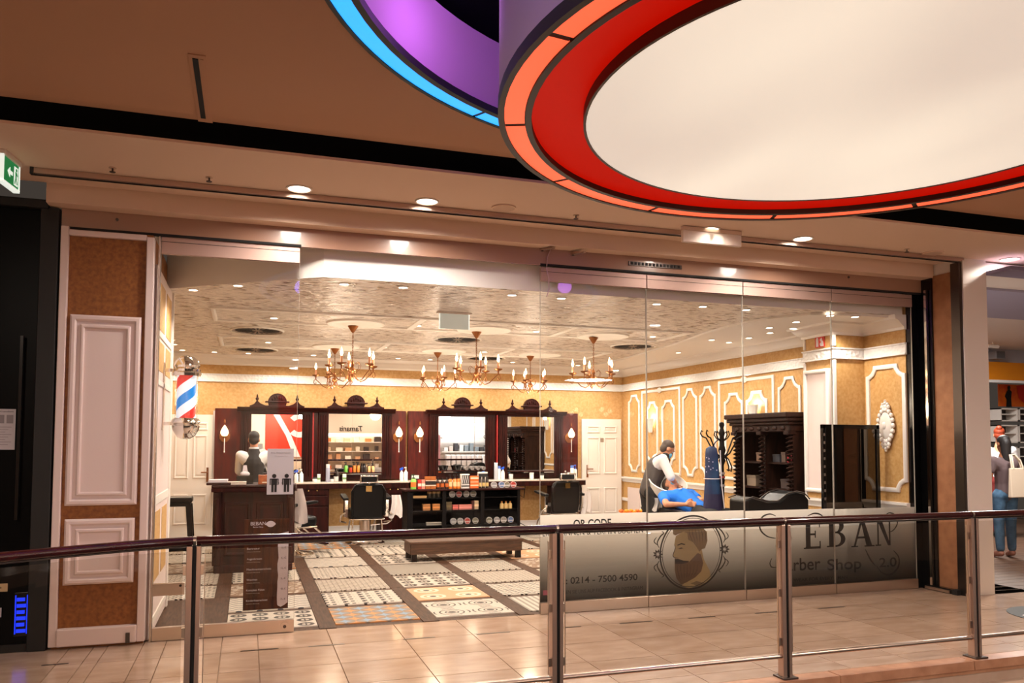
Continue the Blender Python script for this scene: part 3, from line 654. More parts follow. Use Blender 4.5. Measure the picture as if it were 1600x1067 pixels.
for i, (a, b) in enumerate(rows):
    z = zt-.165-(zt-zb-.22)*i/6.2
    letters(a, x0+.005, z, x0+.03+.0085*len(a), .016, by, M['paper'], 'price_line', pb); letters(b, x1-.062, z, x1-.022, .016, by, M['ink'], 'price_line', pb)
    letters('inklusive Beratung', x0+.005, z-.022, x0+.11, .007, by, C(190, 176, 160), 'price_line', pb)
# small brackets and a loose cable over the glass
for (px, py), l in (((855, 388), 'small metal bracket with a loose cable under the header'), ((903, 395), 'small metal bracket right of the loose cable')):
    p = on_y(px, py, 6.93); t = thing('door_bracket', l, 'bracket', (p.x, 6.95, p.z), .5); MB().box(-.02, .02, -.09, .09, -.008, .004).build('plate', M['steel_bronze'], t); MB().lathe([(.012, -.014), (.012, .0)], (0, .05, 0), 8).build('bolt', M['steel_dark'], t)
cb = MB().tube([on_y(*p, 6.98) for p in ((860, 390), (855, 402), (854, 420), (857, 436), (858, 452), (854, 464))], .005, 6).build('loose_cable', M['steel_bronze'], smooth=60)
tag(cb, 'thin loose cable dangling from the header at the doorway', 'cable')
# ================================================================== SHOP SHELL
sf = struct(MB().box(-1.55, 7.2, 7.065, 14.35, -.1, -.010).build('floor', M['plank']), 'shop floor of patterned tile fields between brown planks', 'floor')
yr = [(7.205, 7.90), (8.015, 8.69), (8.80, 9.52), (9.64, 10.42), (10.53, 11.28), (11.41, 12.19), (12.31, 13.1), (13.22, 14.0)]
cols = [-1.046+.905*k for k in range(-1, 9)]
kinds = {(0,0): 'keys', (0,1): 'hatch', (0,2): 'hound', (0,3): 'filigree', (0,4): 'mosaic', (1,0): 'ring', (1,1): 'zigzag', (1,2): 'mosaic', (1,3): 'keys', (1,4): 'star',
         (2,0): 'star', (2,1): 'keys', (2,2): 'filigree', (2,3): 'hound', (2,4): 'zigzag', (2,5): 'keys', (2,6): 'star', (3,0): 'scroll', (3,1): 'flower', (3,2): 'ring', (3,3): 'hatch', (3,4): 'ring', (3,5): 'keys', (3,6): 'lattice',
         (4,0): 'stripe', (4,1): 'hound', (4,2): 'filigree', (4,3): 'lattice', (4,4): 'mosaic', (5,1): 'scroll', (5,2): 'ring', (5,3): 'mosaic', (5,4): 'flower'}
allk = list(PAT)
pm = {}
for ci, x in enumerate(cols):
    k = ci-1
    for ri, (y0, y1) in enumerate(yr):
        x0, x1 = x, x+.757
        if x1 < -1.5 or x0 > 7: continue
        if x0 < -.70 and y0 < 8.4: continue
        kd = kinds.get((k, ri), allk[(ci*5+ri*7) % len(allk)])
        n = 2 if kd in ('star', 'ring', 'hound', 'zigzag', 'keys') else 1
        MB().hexa([(x0, y0, -.012), (x1, y0, -.012), (x1, y1, -.012), (x0, y1, -.012)], [(x0+.004, y0+.004, 0), (x1-.004, y0+.004, 0), (x1-.004, y1-.004, 0), (x0+.004, y1-.004, 0)]).build('tile', PAT[kd], sf)
    bounds = [7.07, 8.8, 10.48, 12.25, 14.3]
    for a, b in zip(bounds, bounds[1:]):
        if x-.15 > -.75 or a > 8.5: MB().hexa([(x-.146, a+.002, -.012), (x-.002, a+.002, -.012), (x-.002, b-.002, -.012), (x-.146, b-.002, -.012)], [(x-.145, a+.003, -.0005), (x-.003, a+.003, -.0005), (x-.003, b-.003, -.0005), (x-.145, b-.003, -.0005)]).build('plank', M['plank'], sf)
outline = [(XR, 7.1), (XR, 7.76), (6.6, 7.76), (6.6, 8.27), (XR, 8.27), (XR, YB), (-1.5, YB), (-1.5, 8.46), (-.72, 8.46)]
wr = struct(MB().box(XR, 7.2, 7.12, YB+.1, 0, 3.3).box(6.6, XR, 7.76, 8.27, 0, 3.1).build('wall_right', M['gold']), 'mustard papered right wall of the shop with white mouldings and pillar', 'wall')
wb = struct(MB().box(-1.6, 7.2, YB, YB+.1, 0, 3.1).build('wall_back', M['gold']), 'mustard papered back wall of the shop', 'wall')
struct(MB().box(-1.6, -1.5, 8.46, YB, 0, 3.1).build('wall_side', M['gold']), 'mustard side wall behind the entrance pier', 'wall')
# ceiling
ch = [(7.2, 7.16), (7.2, 14.35), (-1.6, 14.35), (-1.6, 8.2), (-.74, 8.2), (.62, 7.16)]
sc_ = struct(MB().prism(ch, lambda a, b, t: (a, b, t), 3.05, 3.09).build('ceiling', M['gilt']), 'cream shop ceiling flecked with gold', 'ceiling')
struct(MB().prism([(7.1, 7.155), (.615, 7.155), (.6, 7.2), (7.1, 7.2)], lambda a, b, t: (a, b, t), 3.052, 3.45).prism([(.615, 7.155), (-.76, 8.2), (-.74, 8.24), (.63, 7.2)], lambda a, b, t: (a, b, t), 3.052, 3.45)
       .box(-1.5, 7.2, 7.05, 8.3, 3.43, 3.45).build('trim_3', M['ceil_cream']), 'cream bulkhead above the shop glass', 'bulkhead')
# smooth cream border of the ceiling along the right wall
cv = [on_z(*p, 3.043) for p in ((1040, 541), (1060, 535), (1100, 520), (1140, 508), (1200, 496), (1240, 492))]
bp = [(p.x, p.y) for p in cv]; bp = [(6.1, 14.3)] + [(6.12, 12.2)] + bp + [(5.95, 7.35), (6.5, 7.2), (7.05, 7.2), (7.05, 14.3)]
bo = MB().prism(bp, lambda a, b, t: (a, b, t), 3.025, 3.05).build('plaster_border', M['ceil_cream'], sc_)
# ceiling mouldings, medallions, round air grilles
for x0, x1, y0, y1 in ((-.42, 5.55, 9.13, 10.1), (-.42, 5.55, 11.6, 12.75)):
    MB().frame([(x0, y0), (x1, y0), (x1, y1), (x0, y1)], lambda a, b, t: (a, b, 3.05-t), .06, .022).build('ceiling_moulding', M['ceil_cream'], sc_)
    for xx in (1.95, 3.9): MB().box(xx-.04, xx+.04, y0+.06, y1-.06, 3.036, 3.05).build('ceiling_moulding', M['ceil_cream'], sc_)
cxy = [(1.24, 9.83), (2.88, 9.83), (4.58, 9.88), (1.26, 12.35), (2.95, 12.35), (4.58, 12.35)]
for x, y in cxy:
    MB().lathe([(.36, 3.05), (.35, 3.03), (.31, 3.022), (.28, 3.034), (.18, 3.03), (.14, 3.02), (0, 3.02)], (x, y, 0), 32, caps=False).build('ceiling_medallion', M['ceil_cream'], sc_, smooth=40)
gl = None
for i, (x, y) in enumerate(((.1, 10.9), (2.8, 10.9), (5.5, 10.8), (.1, 13.2), (3.9, 13.2))):
    if gl is None:
        gl = thing('air_grille', '', 'air vent', (x, y, 3.046)); MB().lathe([(.32, -.012), (.34, -.008), (.34, .004), (.32, .004)], n=32, caps=False).build('rim', M['ceil_cream'], gl, smooth=40)
        MB().lathe([(.32, -.002), (0, -.002)], n=24, caps=False).build('plate', mat('grille_plate', (150, 128, 106), .5), gl)
        for k in range(24):
            a = k*math.pi/12; c, s = math.cos(a), math.sin(a); u = Vector((c, s, 0)); n = Vector((-s, c, 0))
            MB().hexa([u*.07-n*.006+Vector((0, 0, -.006)), u*.28-n*.016+Vector((0, 0, -.006)), u*.28+n*.016+Vector((0, 0, -.006)), u*.07+n*.006+Vector((0, 0, -.006))], [u*.07-n*.006, u*.28-n*.016, u*.28+n*.016, u*.07+n*.006]).build('slot', M['dark'], gl)
        q = gl
    else: q = dup(gl, (x, y, 3.046))
    q['label'] = ['round swirl air grille in the shop ceiling beside the left chandeliers', 'round swirl air grille in the ceiling before the middle chandelier', 'round swirl air grille in the ceiling near the right wall', 'rear round air grille in the ceiling at the left', 'rear round air grille in the ceiling near the right chandelier'][i]; q['group'] = 'round ceiling air grilles'
sp0 = None; SPOT = []
spots = [(302,453),(372,446),(538,444),(630,449),(800,461),(877,466),(1026,475),(1098,479),(1166,484),(1297,493),(1336,495),(1244,503),(1202,512),(1239,513),(428,497),(419,535),(268,531),(272,538),(285,547),(653,509),(838,518),(1020,526),(600,543),(757,550),(622,560),(388,552),(490,555),(672,562),(801,566),(903,575),(994,560),(1038,556),(1060,551),(1170,528),(1203,520),(1139,535),(335,550),(1112,531)]
for i, p in enumerate(spots):
    z = 3.02 if p[0] > 1050 and p[1] > 488 else 3.046
    c = on_z(*p, z); 
    if c.y > 14.1: c = on_z(p[0], p[1]-4, z)
    if c.y > 14.15 or c.x > 6.95: continue
    if sp0 is None:
        sp0 = thing('ceiling_spot', 'small glowing spotlight in the barber shop ceiling', 'spotlight', c, 0, 'spotlights in the shop ceiling')
        MB().lathe([(.04, -.004), (.055, -.002), (.055, .004), (.04, .004)], n=16, caps=False).build('trim_ring', M['white'], sp0, smooth=40); MB().lathe([(.042, -.003), (0, -.003)], n=16, caps=False).build('lens', M['lamp_spot'], sp0)
        q = sp0
    else: q = dup(sp0, c)
    SPOT.append(q)
ROWS = {'front row just behind the bulkhead': [], 'pale border along the right wall': [], 'row before the front chandeliers': [], 'row before the rear chandeliers': [], 'row along the back wall': []}
for q in SPOT:
    x, y = q.location.x, q.location.y
    ROWS['pale border along the right wall' if x > 5.45 and y < 13 else 'front row just behind the bulkhead' if y < 8.7 else 'row before the front chandeliers' if y < 11.2 else 'row before the rear chandeliers' if y < 13 else 'row along the back wall'].append(q)
ORD = ['first', 'second', 'third', 'fourth', 'fifth', 'sixth', 'seventh', 'eighth', 'ninth', 'tenth', 'eleventh', 'twelfth', 'thirteenth', 'fourteenth', 'fifteenth', 'sixteenth']
for rw, L in ROWS.items():
    L.sort(key=lambda q: q.location.y if 'border' in rw else q.location.x)
    for i, q in enumerate(L): q['label'] = 'small ceiling spotlight in the %s, %s from the %s' % (rw, ORD[i], 'front' if 'border' in rw else 'left')
# crown moulding, frieze, chair rail, skirting swept along the walls
def run(name, prof, m, path=outline): return struct(MB().sweep(path, prof).build(name, m, smooth=30), {'trim_4': 'white crown moulding around the shop', 'trim_5': 'carved white frieze band around the shop', 'baseboard_back': 'white skirting of the back wall', 'baseboard_right': 'white skirting of the right wall'}.get(name, 'white chair rail on the right wall'), 'moulding')
run('trim_4', [(0, 2.885), (.03, 2.885), (.035, 2.915), (.06, 2.93), (.11, 2.985), (.15, 3.0), (.16, 3.05), (0, 3.05)], M['white_trim'], outline[:8])
run('trim_5', [(0, 2.60), (.03, 2.60), (.03, 2.612), (.018, 2.618), (.018, 2.715), (.03, 2.72), (.03, 2.735), (0, 2.735)], M['relief'], outline[:8])
run('trim_6', [(0, .83), (.015, .83), (.02, .86), (.05, .90), (.05, .925), (0, .93)], M['white_trim'], outline[:6])
run('trim_7', [(0, .46), (.02, .46), (.025, .50), (.02, .52), (0, .52)], M['white_trim'], outline[:6])
run('baseboard_right', [(0, 0), (.02, 0), (.02, .13), (.008, .15), (0, .15)], M['white_trim'], outline[:6])
run('baseboard_back', [(0, 0), (.02, 0), (.02, .11), (.008, .125), (0, .125)], M['white_trim'], [(6.1, YB), (-.5, YB)])
xf = lambda x: (lambda a, b, t: (x-t, -a, b))               # a runs along -Y so that polygons stay counter-clockwise seen from the room
def notched(y0, y1, z0, z1, n):
    a0, a1 = -y1, -y0; o = []
    def arc(cx, cz, s, e): o.extend((cx+n*math.cos(R(s+(e-s)*k/4)), cz+n*math.sin(R(s+(e-s)*k/4))) for k in range(5))
    arc(a0, z0, 90, 0); arc(a1, z0, 180, 90); arc(a1, z1, 270, 180); arc(a0, z1, 360, 270); return o
def wallframe(y0, y1, z0, z1, n=0, wd=.045, t=.025, x=XR):
    pts = notched(y0, y1, z0, z1, n) if n else [(-y1, z0), (-y0, z0), (-y0, z1), (-y1, z1)]
    MB().frame(pts, xf(x), wd, t).build('panel_moulding', M['white_trim'], wr, smooth=50)
for a in ((13.55, 14.02, 1.03, 2.51, .12), (11.52, 11.98, 1.03, 2.51, .14), (10.97, 11.44, 1.03, 2.51, .14), (12.85, 13.28, 1.2, 2.35, .11), (12.25, 12.7, 1.2, 2.35, .11), (10.24, 10.73, 1.2, 2.36, .13), (9.65, 10.16, 1.2, 2.36, .13), (8.92, 9.40, 1.03, 2.51, .14)): wallframe(*a)
for a in ((12.06, 13.47, 1.03, 2.56), (9.49, 10.89, 1.03, 2.56), (8.3, 8.83, 1.03, 2.5)): wallframe(*a)
for y, z in ((12.77, 2.54), (10.19, 2.54)): MB().ball((XR-.02, y, z), .02, .08, .05).build('carved_boss', M['white_trim'], wr, smooth=60)
wallframe(7.12, 7.72, 1.04, 2.51, .12, .05, .03)
for y0, y1 in ((13.5, 14.05), (12.1, 13.4), (11.0, 12.0), (9.5, 10.9)): wallframe(y0, y1, .18, .44 if y1 < 14 else .73, 0, .04, .02)
MB().box(7.02, XR, 13.53, 14.03, .05, .73).build('white_panel', M['panel_white'], wr)
# pillar: white edges and tall panel
for z0, z1 in ((0, 2.59), (2.75, 2.9)):
    bevel(MB().box(6.575, 6.625, 7.735, 7.79, z0, z1).build('corner_bead', M['white_trim'], wr), .01); bevel(MB().box(6.58, 6.62, 8.25, 8.285, z0, z1).build('corner_bead', M['white_trim'], wr), .01)
MB().box(6.57, 6.6, 7.8, 8.25, 1.0, 2.49).build('pillar_panel', M['panel_white'], wr)
MB().frame([(-8.25, 1.0), (-7.8, 1.0), (-7.8, 2.49), (-8.25, 2.49)], xf(6.57), .05, .03).build('panel_moulding', M['white_trim'], wr)
# white panelled doors in the back wall
def door(name, x0, x1, zt, lbl, hx):
    t = struct(bevel(MB().box(x0, x1, YB-.045, YB-.005, .01, zt).build(name, M['white']), .004), lbl, 'door')
    wd = (x1-x0); yf2 = yf(YB-.045)
    for a, b in ((.12, .45), (.55, .88)):
        for z0, z1 in ((.22, .72), (.98, 1.70), (1.78, zt-.13) if zt > 2 else (1.78, 1.9)):
            MB().frame([(x0+a*wd, z0), (x0+b*wd, z0), (x0+b*wd, z1), (x0+a*wd, z1)], yf2, .03, .014).build('door_panel', M['white'], t); MB().box(x0+a*wd+.06, x0+b*wd-.06, YB-.053, YB-.045, z0+.06, z1-.06).build('panel_field', M['white'], t)
    for a, b in ((x0-.07, x0), (x1, x1+.07)): bevel(MB().box(a, b, YB-.035, YB, 0, zt+.07).build('casing', M['white_trim'], t), .006) if name == 'door_2' else None
    hp = MB().box(hx-.018, hx+.018, YB-.058, YB-.045, .92, 1.16).build('handle_plate', M['brass'], t); MB().tube([(hx, YB-.05, 1.08), (hx, YB-.095, 1.08), (hx+.1*(1 if hx < (x0+x1)/2 else -1), YB-.1, 1.08)], .01, 8).build('lever', M['brass'], hp, smooth=60); return t
door('door_2', -1.22, -.55, 2.04, 'white panelled door at the back left behind the barber pole', -.62)
dr3 = door('door_3', 6.16, 7.0, 2.05, 'white panelled door in the back right corner', 6.27)
MB().box(6.55, 6.63, YB-.05, YB-.046, 1.60, 1.68).build('door_sign', C(150, 130, 110), dr3)
# plaster ornament, fire sign, wall sconces
p = on_x(1387, 665, XR)
orn = thing('wall_ornament', 'white carved plaster ornament in the panel by the right door frame', 'ornament', (XR-.02, 7.41, 1.80))
MB().ball((0, 0, 0), .035, .10, .17, 16, 10).build('medallion', M['white_trim'], orn, smooth=60)
mb = MB()
for k in range(18):
    a = k*math.pi/9; mb.ball((-.012, .115*math.cos(a), .185*math.sin(a)), .022, .026, .03, 8, 6)
mb.build('beaded_rim', M['white_trim'], orn, smooth=60)
for s in (1, -1):
    mb = MB()
    for dy, dz, r in ((0, .22, .03), (-.045, .215, .026), (.045, .215, .026), (0, .265, .02), (-.035, .25, .016), (.035, .25, .016), (0, .29, .012)): mb.ball((-.01, dy, s*dz), .02, r, r*1.1, 8, 6)
    mb.build('leaf_spray', M['white_trim'], orn, smooth=60)
MB().ball((-.03, 0, 0), .02, .03, .045).build('rosette', M['white_trim'], orn, smooth=60)
fs = thing('fire_sign', 'red and white fire equipment sign high on the pillar', 'sign', (6.575, 7.98, 2.83))
MB().box(6.585, 6.598, 7.90, 8.06, 2.76, 2.885).build('plate', C(205, 60, 48), fs, True)
MB().box(6.582, 6.586, 8.0, 8.04, 2.77, 2.865).build('extinguisher_mark', M['paper'], fs, True); MB().ball((6.584, 8.02, 2.868), .004, .014, .012).build('extinguisher_mark', M['paper'], fs, True)
MB().prism([(-7.91, 2.77), (-7.96, 2.77), (-7.975, 2.80), (-7.95, 2.82), (-7.975, 2.85), (-7.94, 2.875), (-7.93, 2.84), (-7.915, 2.82)], lambda a, b, t: (6.585-t, -a, b), 0, .003).build('flame_mark', M['paper'], fs, True)
for y, z, l in ((13.07, 1.80, 'white uplight sconce on the right wall near the back corner'), (9.93, 1.92, 'white uplight sconce on the wall above the dark cabinet')):
    t = thing('wall_sconce', l, 'wall lamp', (XR-.03, y, z), 0, 'uplight sconces on the right wall')
    MB().lathe([(.045, -.02), (.05, .0), (.055, .03), (.085, .15), (.10, .22), (.105, .23), (.09, .23), (.05, .05), (.0, .04)], n=16, caps=False, a0=R(90), a1=R(270)).build('shade', M['porcelain'], t, smooth=60)
    MB().ball((-.05, 0, .16), .025).build('bulb', M['bulb'], t); light('POINT', (XR-.10, y, z+.26), 5, WARM, .04)
# ================================================================== MIRROR STATIONS AND COUNTERS
YM = 14.15
def station(x0, x1, mirrors, lamps, red, lbl):
    cx = (x0+x1)/2; t = thing('mirror_station', lbl, 'mirror unit', (cx, YB, .9), 0, 'mahogany mirror units on the back wall')
    B = lambda name, m, *b: MB().box(*b).build(name, m, t, True)
    bevel(B('back_panel', M['mahogany'], x0, x1, 14.20, YB, .93, 2.15), .004)
    for (a, b, z0, z1) in mirrors:
        fw = .17
        B('mirror', M['mirror'], a, b, YM, YM+.02, z0, z1)
        for s, e in ((a-fw, a), (b, b+fw)):
            pl = bevel(B('pilaster', M['mahogany_dark'], s, e, YM-.03, 14.2, .93, 2.12), .006)
            for k in range(3): MB().tube([(s+fw*(.25+.25*k), YM-.03, 1.0), (s+fw*(.25+.25*k), YM-.03, 2.05)], .014, 6).build('reed', M['mahogany_dark'], pl, True, 60)
        bevel(B('lower_rail', M['mahogany_dark'], a, b, YM-.03, 14.2, .93, z0), .004); bevel(B('upper_rail', M['mahogany_dark'], a, b, YM-.03, 14.2, z1, 2.12), .004)
        bevel(B('mirror_shelf', M['mahogany_dark'], a+.02, b-.02, YM-.13, YM-.01, z0+.025, z0+.045), .004)
        mb = MB(); c0, c1 = a-fw-.06, b+fw+.06
        mb.prism([(YM+.05, 2.10), (YM-.05, 2.10), (YM-.06, 2.125), (YM-.10, 2.15), (YM-.11, 2.175), (YM+.05, 2.175)], lambda p, q, u: (u, p, q), c0, c1); bevel(mb.build('cornice', M['mahogany_dark'], t, True), .004)
        m_ = (a+b)/2; w2 = .40*(b-a)/.93+.03
        bevel(B('crest_base', M['mahogany_dark'], m_-w2-.06, m_+w2+.06, YM-.07, YM+.03, 2.175, 2.205), .005)
        # arched crest with two turned finials
        arc = [(m_+.155*math.cos(R(k*18)), 2.265+.15*math.sin(R(k*18))) for k in range(11)]
        cr = MB().prism([(m_-.14, 2.205), (m_+.14, 2.205), (m_+.15, 2.24)]+arc+[(m_-.15, 2.24)], lambda p, q, u: (p, u, q), YM-.05, YM+.02).build('crest', M['mahogany_dark'], t, True)
        bevel(MB().box(m_-.20, m_+.20, YM-.075, YM+.02, 2.255, 2.28).build('crest_ledge', M['mahogany_dark'], cr, True), .008)
        for k in range(5): MB().ball((m_-.08+.04*k, YM-.055, 2.315+.02*(2-abs(k-2))), .016, .012, .03).build('carving', M['mahogany_dark'], cr, True, 60)
        for s in (-1, 1):
            fx = m_+s*(w2-.06)
            sw = [(fx-s*.14, 2.205), (fx+s*.10, 2.205), (fx+s*.05, 2.23), (fx+s*.02, 2.27), (fx-s*.02, 2.27), (fx-s*.06, 2.235)]
            MB().prism(sw if s > 0 else sw[::-1], lambda p, q, u: (p, u, q), YM-.04, YM+.01).build('scroll_bracket', M['mahogany_dark'], t, True)
            MB().lathe([(.025, 2.27), (.012, 2.285), (.028, 2.31), (.03, 2.325), (.012, 2.345), (.016, 2.36), (.004, 2.395), (0, 2.40)], (fx, YM-.015, 0), 10).build('finial', M['mahogany_dark'], t, True, 50)
    if red: B('red_strip', C(150, 24, 22), red-.012, red+.012, YM-.02, 14.2, .95, 2.12)
    for i, lx in enumerate(lamps):
        l = thing('wall_lamp', '', 'wall lamp', (lx, 14.2, 1.75), 0, 'globe lamps on the mirror units')
        MB().prism([(.09*math.cos(R(45*k+22)), -.07+.10*math.sin(R(45*k+22))) for k in range(8)], lambda p, q, u: (p, -u, q), 0, .02).build('back_plate', M['brass'], l)
        MB().tube([(0, -.02, -.06), (0, -.09, -.08), (0, -.13, -.06)], .012, 8).build('arm', M['brass'], l, smooth=60)
        MB().lathe([(0, -.09), (.04, -.084), (.064, -.04), (.060, .0), (.036, .05), (.012, .085), (0, .10)], (0, -.13, .02), 16).build('globe', M['globe'], l, smooth=60)
        MB().lathe([(.012, .13), (.016, .15), (.005, .19), (0, .2)], (0, -.13, .02), 8).build('finial', M['brass'], l, smooth=60); MB().tube([(0, -.13, -.1), (0, -.13, -.32)], .006, 6).build('pull_cord', M['porcelain'], l); MB().ball((0, -.13, -.33), .012).build('cord_knob', M['porcelain'], l)
        light('POINT', (lx, 14.04, 1.76), 5, (1, .72, .42), .08)
        yield_lamps.append(l)
yield_lamps = []
station(-.52, 2.70, [(.06, .89, 1.02, 2.055), (1.335, 2.265, 1.02, 2.08)], (-.36, 2.555), 1.075, 'left mahogany mirror unit with red strip between its two mirrors')
station(2.745, 6.05, [(3.285, 4.175, 1.04, 2.06), (4.60, 5.54, 1.02, 2.07)], (2.93, 5.86), 4.40, 'right mahogany mirror unit with two arched crests beside the white door')
for l, s in zip(yield_lamps, ('glowing globe lamp at the far left behind the barber', 'glowing globe lamp left of the gap between the mirror units', 'glowing globe lamp right of the gap between the mirror units', 'glowing globe lamp beside the white back door')): l['label'] = s
def counter(x0, x1, peds, lbl):
    t = thing('counter', lbl, 'counter', ((x0+x1)/2, 14.0, 0), 0, 'wall counters')
    bevel(MB().box(x0, x1, 13.76, 14.28, .885, .91).build('worktop', mat('worktop_'+str(len(peds)), (206, 190, 176), .3), t, True), .006); MB().box(x0+.01, x1-.01, 13.765, 13.785, .80, .885).build('apron', M['mahogany_dark'], t, True)
    for a, b in peds:
        pd_ = bevel(MB().box(a, b, 13.80, 14.27, .02, .885).build('pedestal', M['mahogany_dark'], t, True), .006)
        for k, (z0, z1) in enumerate(((.70, .85), (.52, .68), (.08, .50))):
            bevel(MB().box(a+.03, b-.03, 13.785, 13.80, z0, z1).build('drawer' if k < 2 else 'cupboard_door', M['mahogany_dark'], t, True), .006)
            for q in ((.33, .6) if k == 0 else (.25,)): MB().ball((a+q*(b-a), 13.77, (z0+z1)/2 if k < 2 else .44), .014).build('knob', M['brass_knob'], t, True, 60)
counter(-.5, 2.69, [(.82, 1.33), (2.2, 2.68)], 'left pale-topped counter with dark pedestals under the mirrors')
counter(2.72, 6.03, [(2.75, 3.6), (5.44, 5.95)], 'right pale-topped counter ending beside the white door')
cbl = MB().tube([(4.75, 14.25, .8), (4.78, 14.2, .6), (4.82, 14.22, .35), (4.85, 14.2, .1), (4.98, 14.0, .012), (5.06, 13.85, .012)], .008, 6).tube([(5.0, 14.25, .85), (4.95, 14.2, .55), (4.85, 14.22, .62), (4.7, 14.2, .70)], .008, 6).build('power_cable', M['blk'], smooth=60)
tag(cbl, 'black power cables hanging under the right counter', 'cable')
# ------------------------------------------------------------------ bottles, tins, boxes
def bottle(kind, x, y, z, h, col, cap, lbl, r=None, group=None, lblcol=None, cat='bottle'):
    t = thing(kind, lbl, cat, (x, y, z), random.uniform(-.2, .2), group); r = r or h*.17
    body = C(*col, rough=.3)
    if kind == 'spray_bottle':
        MB().lathe([(r, 0), (r, h*.5), (r*.8, h*.62), (r*.35, h*.70), (r*.35, h*.76)], n=14).build('body', body, t, smooth=50)
        MB().prism([(-r*1.1, .82*h), (-r*.9, .90*h), (r*.6, h), (r*.8, .92*h), (r*.45, .78*h), (-r*.3, .76*h), (-r*.5, .8*h)], lambda a, b, u: (a, u, b), -r*.35, r*.35).build('spray_head', C(*cap, rough=.35), t)
        MB().tube([(-r*.5, 0, .82*h), (-r*.9, 0, .72*h)], r*.12, 6).build('trigger', C(*cap, rough=.35), t)
    elif kind == 'pump_bottle':
        MB().lathe([(r, 0), (r, h*.62), (r*.5, h*.70), (r*.3, h*.72)], n=14).build('body', body, t, smooth=50)
        MB().lathe([(r*.5, h*.7), (r*.5, h*.78), (r*.14, h*.79), (r*.14, h*.93)], n=10).build('pump_neck', C(*cap, rough=.35), t); MB().box(-r*.8, r*.3, -r*.22, r*.22, h*.92, h).build('pump_head', C(*cap, rough=.35), t)
    elif kind == 'aerosol_can':
        MB().lathe([(r, 0), (r, h*.78), (r*.75, h*.83)], n=14).build('body', body, t, smooth=50); MB().lathe([(r*.92, h*.79), (r*.92, h), (r*.8, h)], n=14).build('cap', C(*cap, rough=.35), t, smooth=50)
    elif kind == 'jar':
        MB().lathe([(r, 0), (r*1.05, h*.1), (r*1.05, h*.66), (r, h*.7)], n=14).build('body', body, t, smooth=50); MB().lathe([(r*1.08, h*.68), (r*1.08, h), (r, h)], n=14).build('lid', C(*cap, rough=.35), t, smooth=50)
    else:
        MB().lathe([(r, 0), (r, h*.58), (r*.8, h*.70), (r*.36, h*.78), (r*.36, h*.84)], n=14).build('body', body, t, smooth=50); MB().lathe([(r*.45, h*.82), (r*.42, h), (0, h)], n=10).build('cap', C(*cap, rough=.35), t, smooth=50)
    if lblcol: MB().lathe([(r*1.02, h*.15), (r*1.02, h*.48)], n=14, caps=False).build('paper_label', C(*lblcol), t, smooth=50)
    return t
def carton(x, y, z, wx, dy, h, col, lbl, stripes=(), group=None, cat='box', name='product_box', diag=None):
    t = thing(name, lbl, cat, (x, y, z), random.uniform(-.06, .06), group); bevel(MB().box(-wx/2, wx/2, -dy/2, dy/2, 0, h).build('carton', C(*col), t), .002)
    MB().box(-wx/2-.001, wx/2+.001, -dy/2-.001, dy/2+.001, h*.93, h+.001).build('lid_flap', C(*[min(255, int(c*1.12)) for c in col]), t)
    for a, b, c in stripes: MB().box(-wx/2-.001, wx/2+.001, -dy/2-.002, -dy/2, h*a, h*b).build('print_band', C(*c), t)
    if diag:
        mb = MB()
        for k in range(5):
            q = -wx/2+wx*k/4.0-.02
            P_ = [(q, h*.3), (q+.02, h*.3), (q+.055, h*.95), (q+.035, h*.95)]; P_ = [(min(wx/2, max(-wx/2, a)), b) for a, b in P_]; mb.prism(P_, lambda a, b, u: (a, -dy/2-u, b), .0, .002)
        mb.build('diagonal_print', C(*diag), t)
    return t
def cx_at(px, py, y): p = on_y(px, py, y); return p.x
BW = (236, 234, 228); BLUE = (30, 84, 200)
YC, ZC = 13.95, .911
items = [('spray_bottle', 463, .21, BW, BLUE, 'blue-topped spray bottle left of the tall white bottle by the first counter mirror'), ('pump_bottle', 471, .22, BW, BW, 'tall white bottle beside the blue spray at the left counter'),
 ('jar', 492, .08, BW, (60, 60, 60), 'small white jar in front of the red strip on the counter'), ('aerosol_can', 512, .30, (150, 152, 168), (226, 226, 226), 'tall grey hairspray can at the left edge of the second mirror'),
 ('jar', 519, .07, (230, 226, 220), (40, 40, 40), 'white jar right of the tall grey can'), ('jar', 525, .09, (190, 190, 184), (200, 200, 196), 'glass jar with pale lid before the second mirror'),
 ('dropper_bottle', 527.5, .22, (40, 30, 26), (16, 16, 16), 'dark bottle with black cap in front of the second mirror'), ('spray_bottle', 628, .24, BW, BLUE, 'blue-topped spray bottle at the right end of the left counter'),
 ('pump_bottle', 634.5, .24, BW, BW, 'tall white bottle at the gap between the mirror units'), ('aerosol_can', 774.5, .31, (168, 170, 178), (228, 228, 230), 'tall pale hairspray can between the third and fourth mirrors'),
 ('aerosol_can', 779.5, .25, BW, (90, 120, 190), 'white can with light blue top between the third and fourth mirrors'), ('spray_bottle', 785, .24, BW, BLUE, 'white bottle with blue cap left of the fourth mirror'),
 ('jar', 798, .10, (200, 200, 198), (220, 220, 214), 'glass comb jar below the fourth mirror'), ('jar', 832, .12, BW, (226, 220, 212), 'white tall jar in front of the fourth mirror'), ('jar', 848, .10, BW, (60, 60, 60), 'white tub with dark lid at the right side of the fourth mirror'),
 ('dropper_bottle', 885, .15, (60, 48, 42), (190, 186, 180), 'small dark bottle at the right end of the right counter'), ('jar', 889, .12, (170, 168, 166), (196, 192, 188), 'grey metal jar near the right end of the right counter'),
 ('aerosol_can', 893.5, .25, BW, (100, 140, 220), 'white and blue can at the right end of the counter by the door'), ('pump_bottle', 899.5, .26, BW, BLUE, 'white bottle with blue cap nearest the white door')]
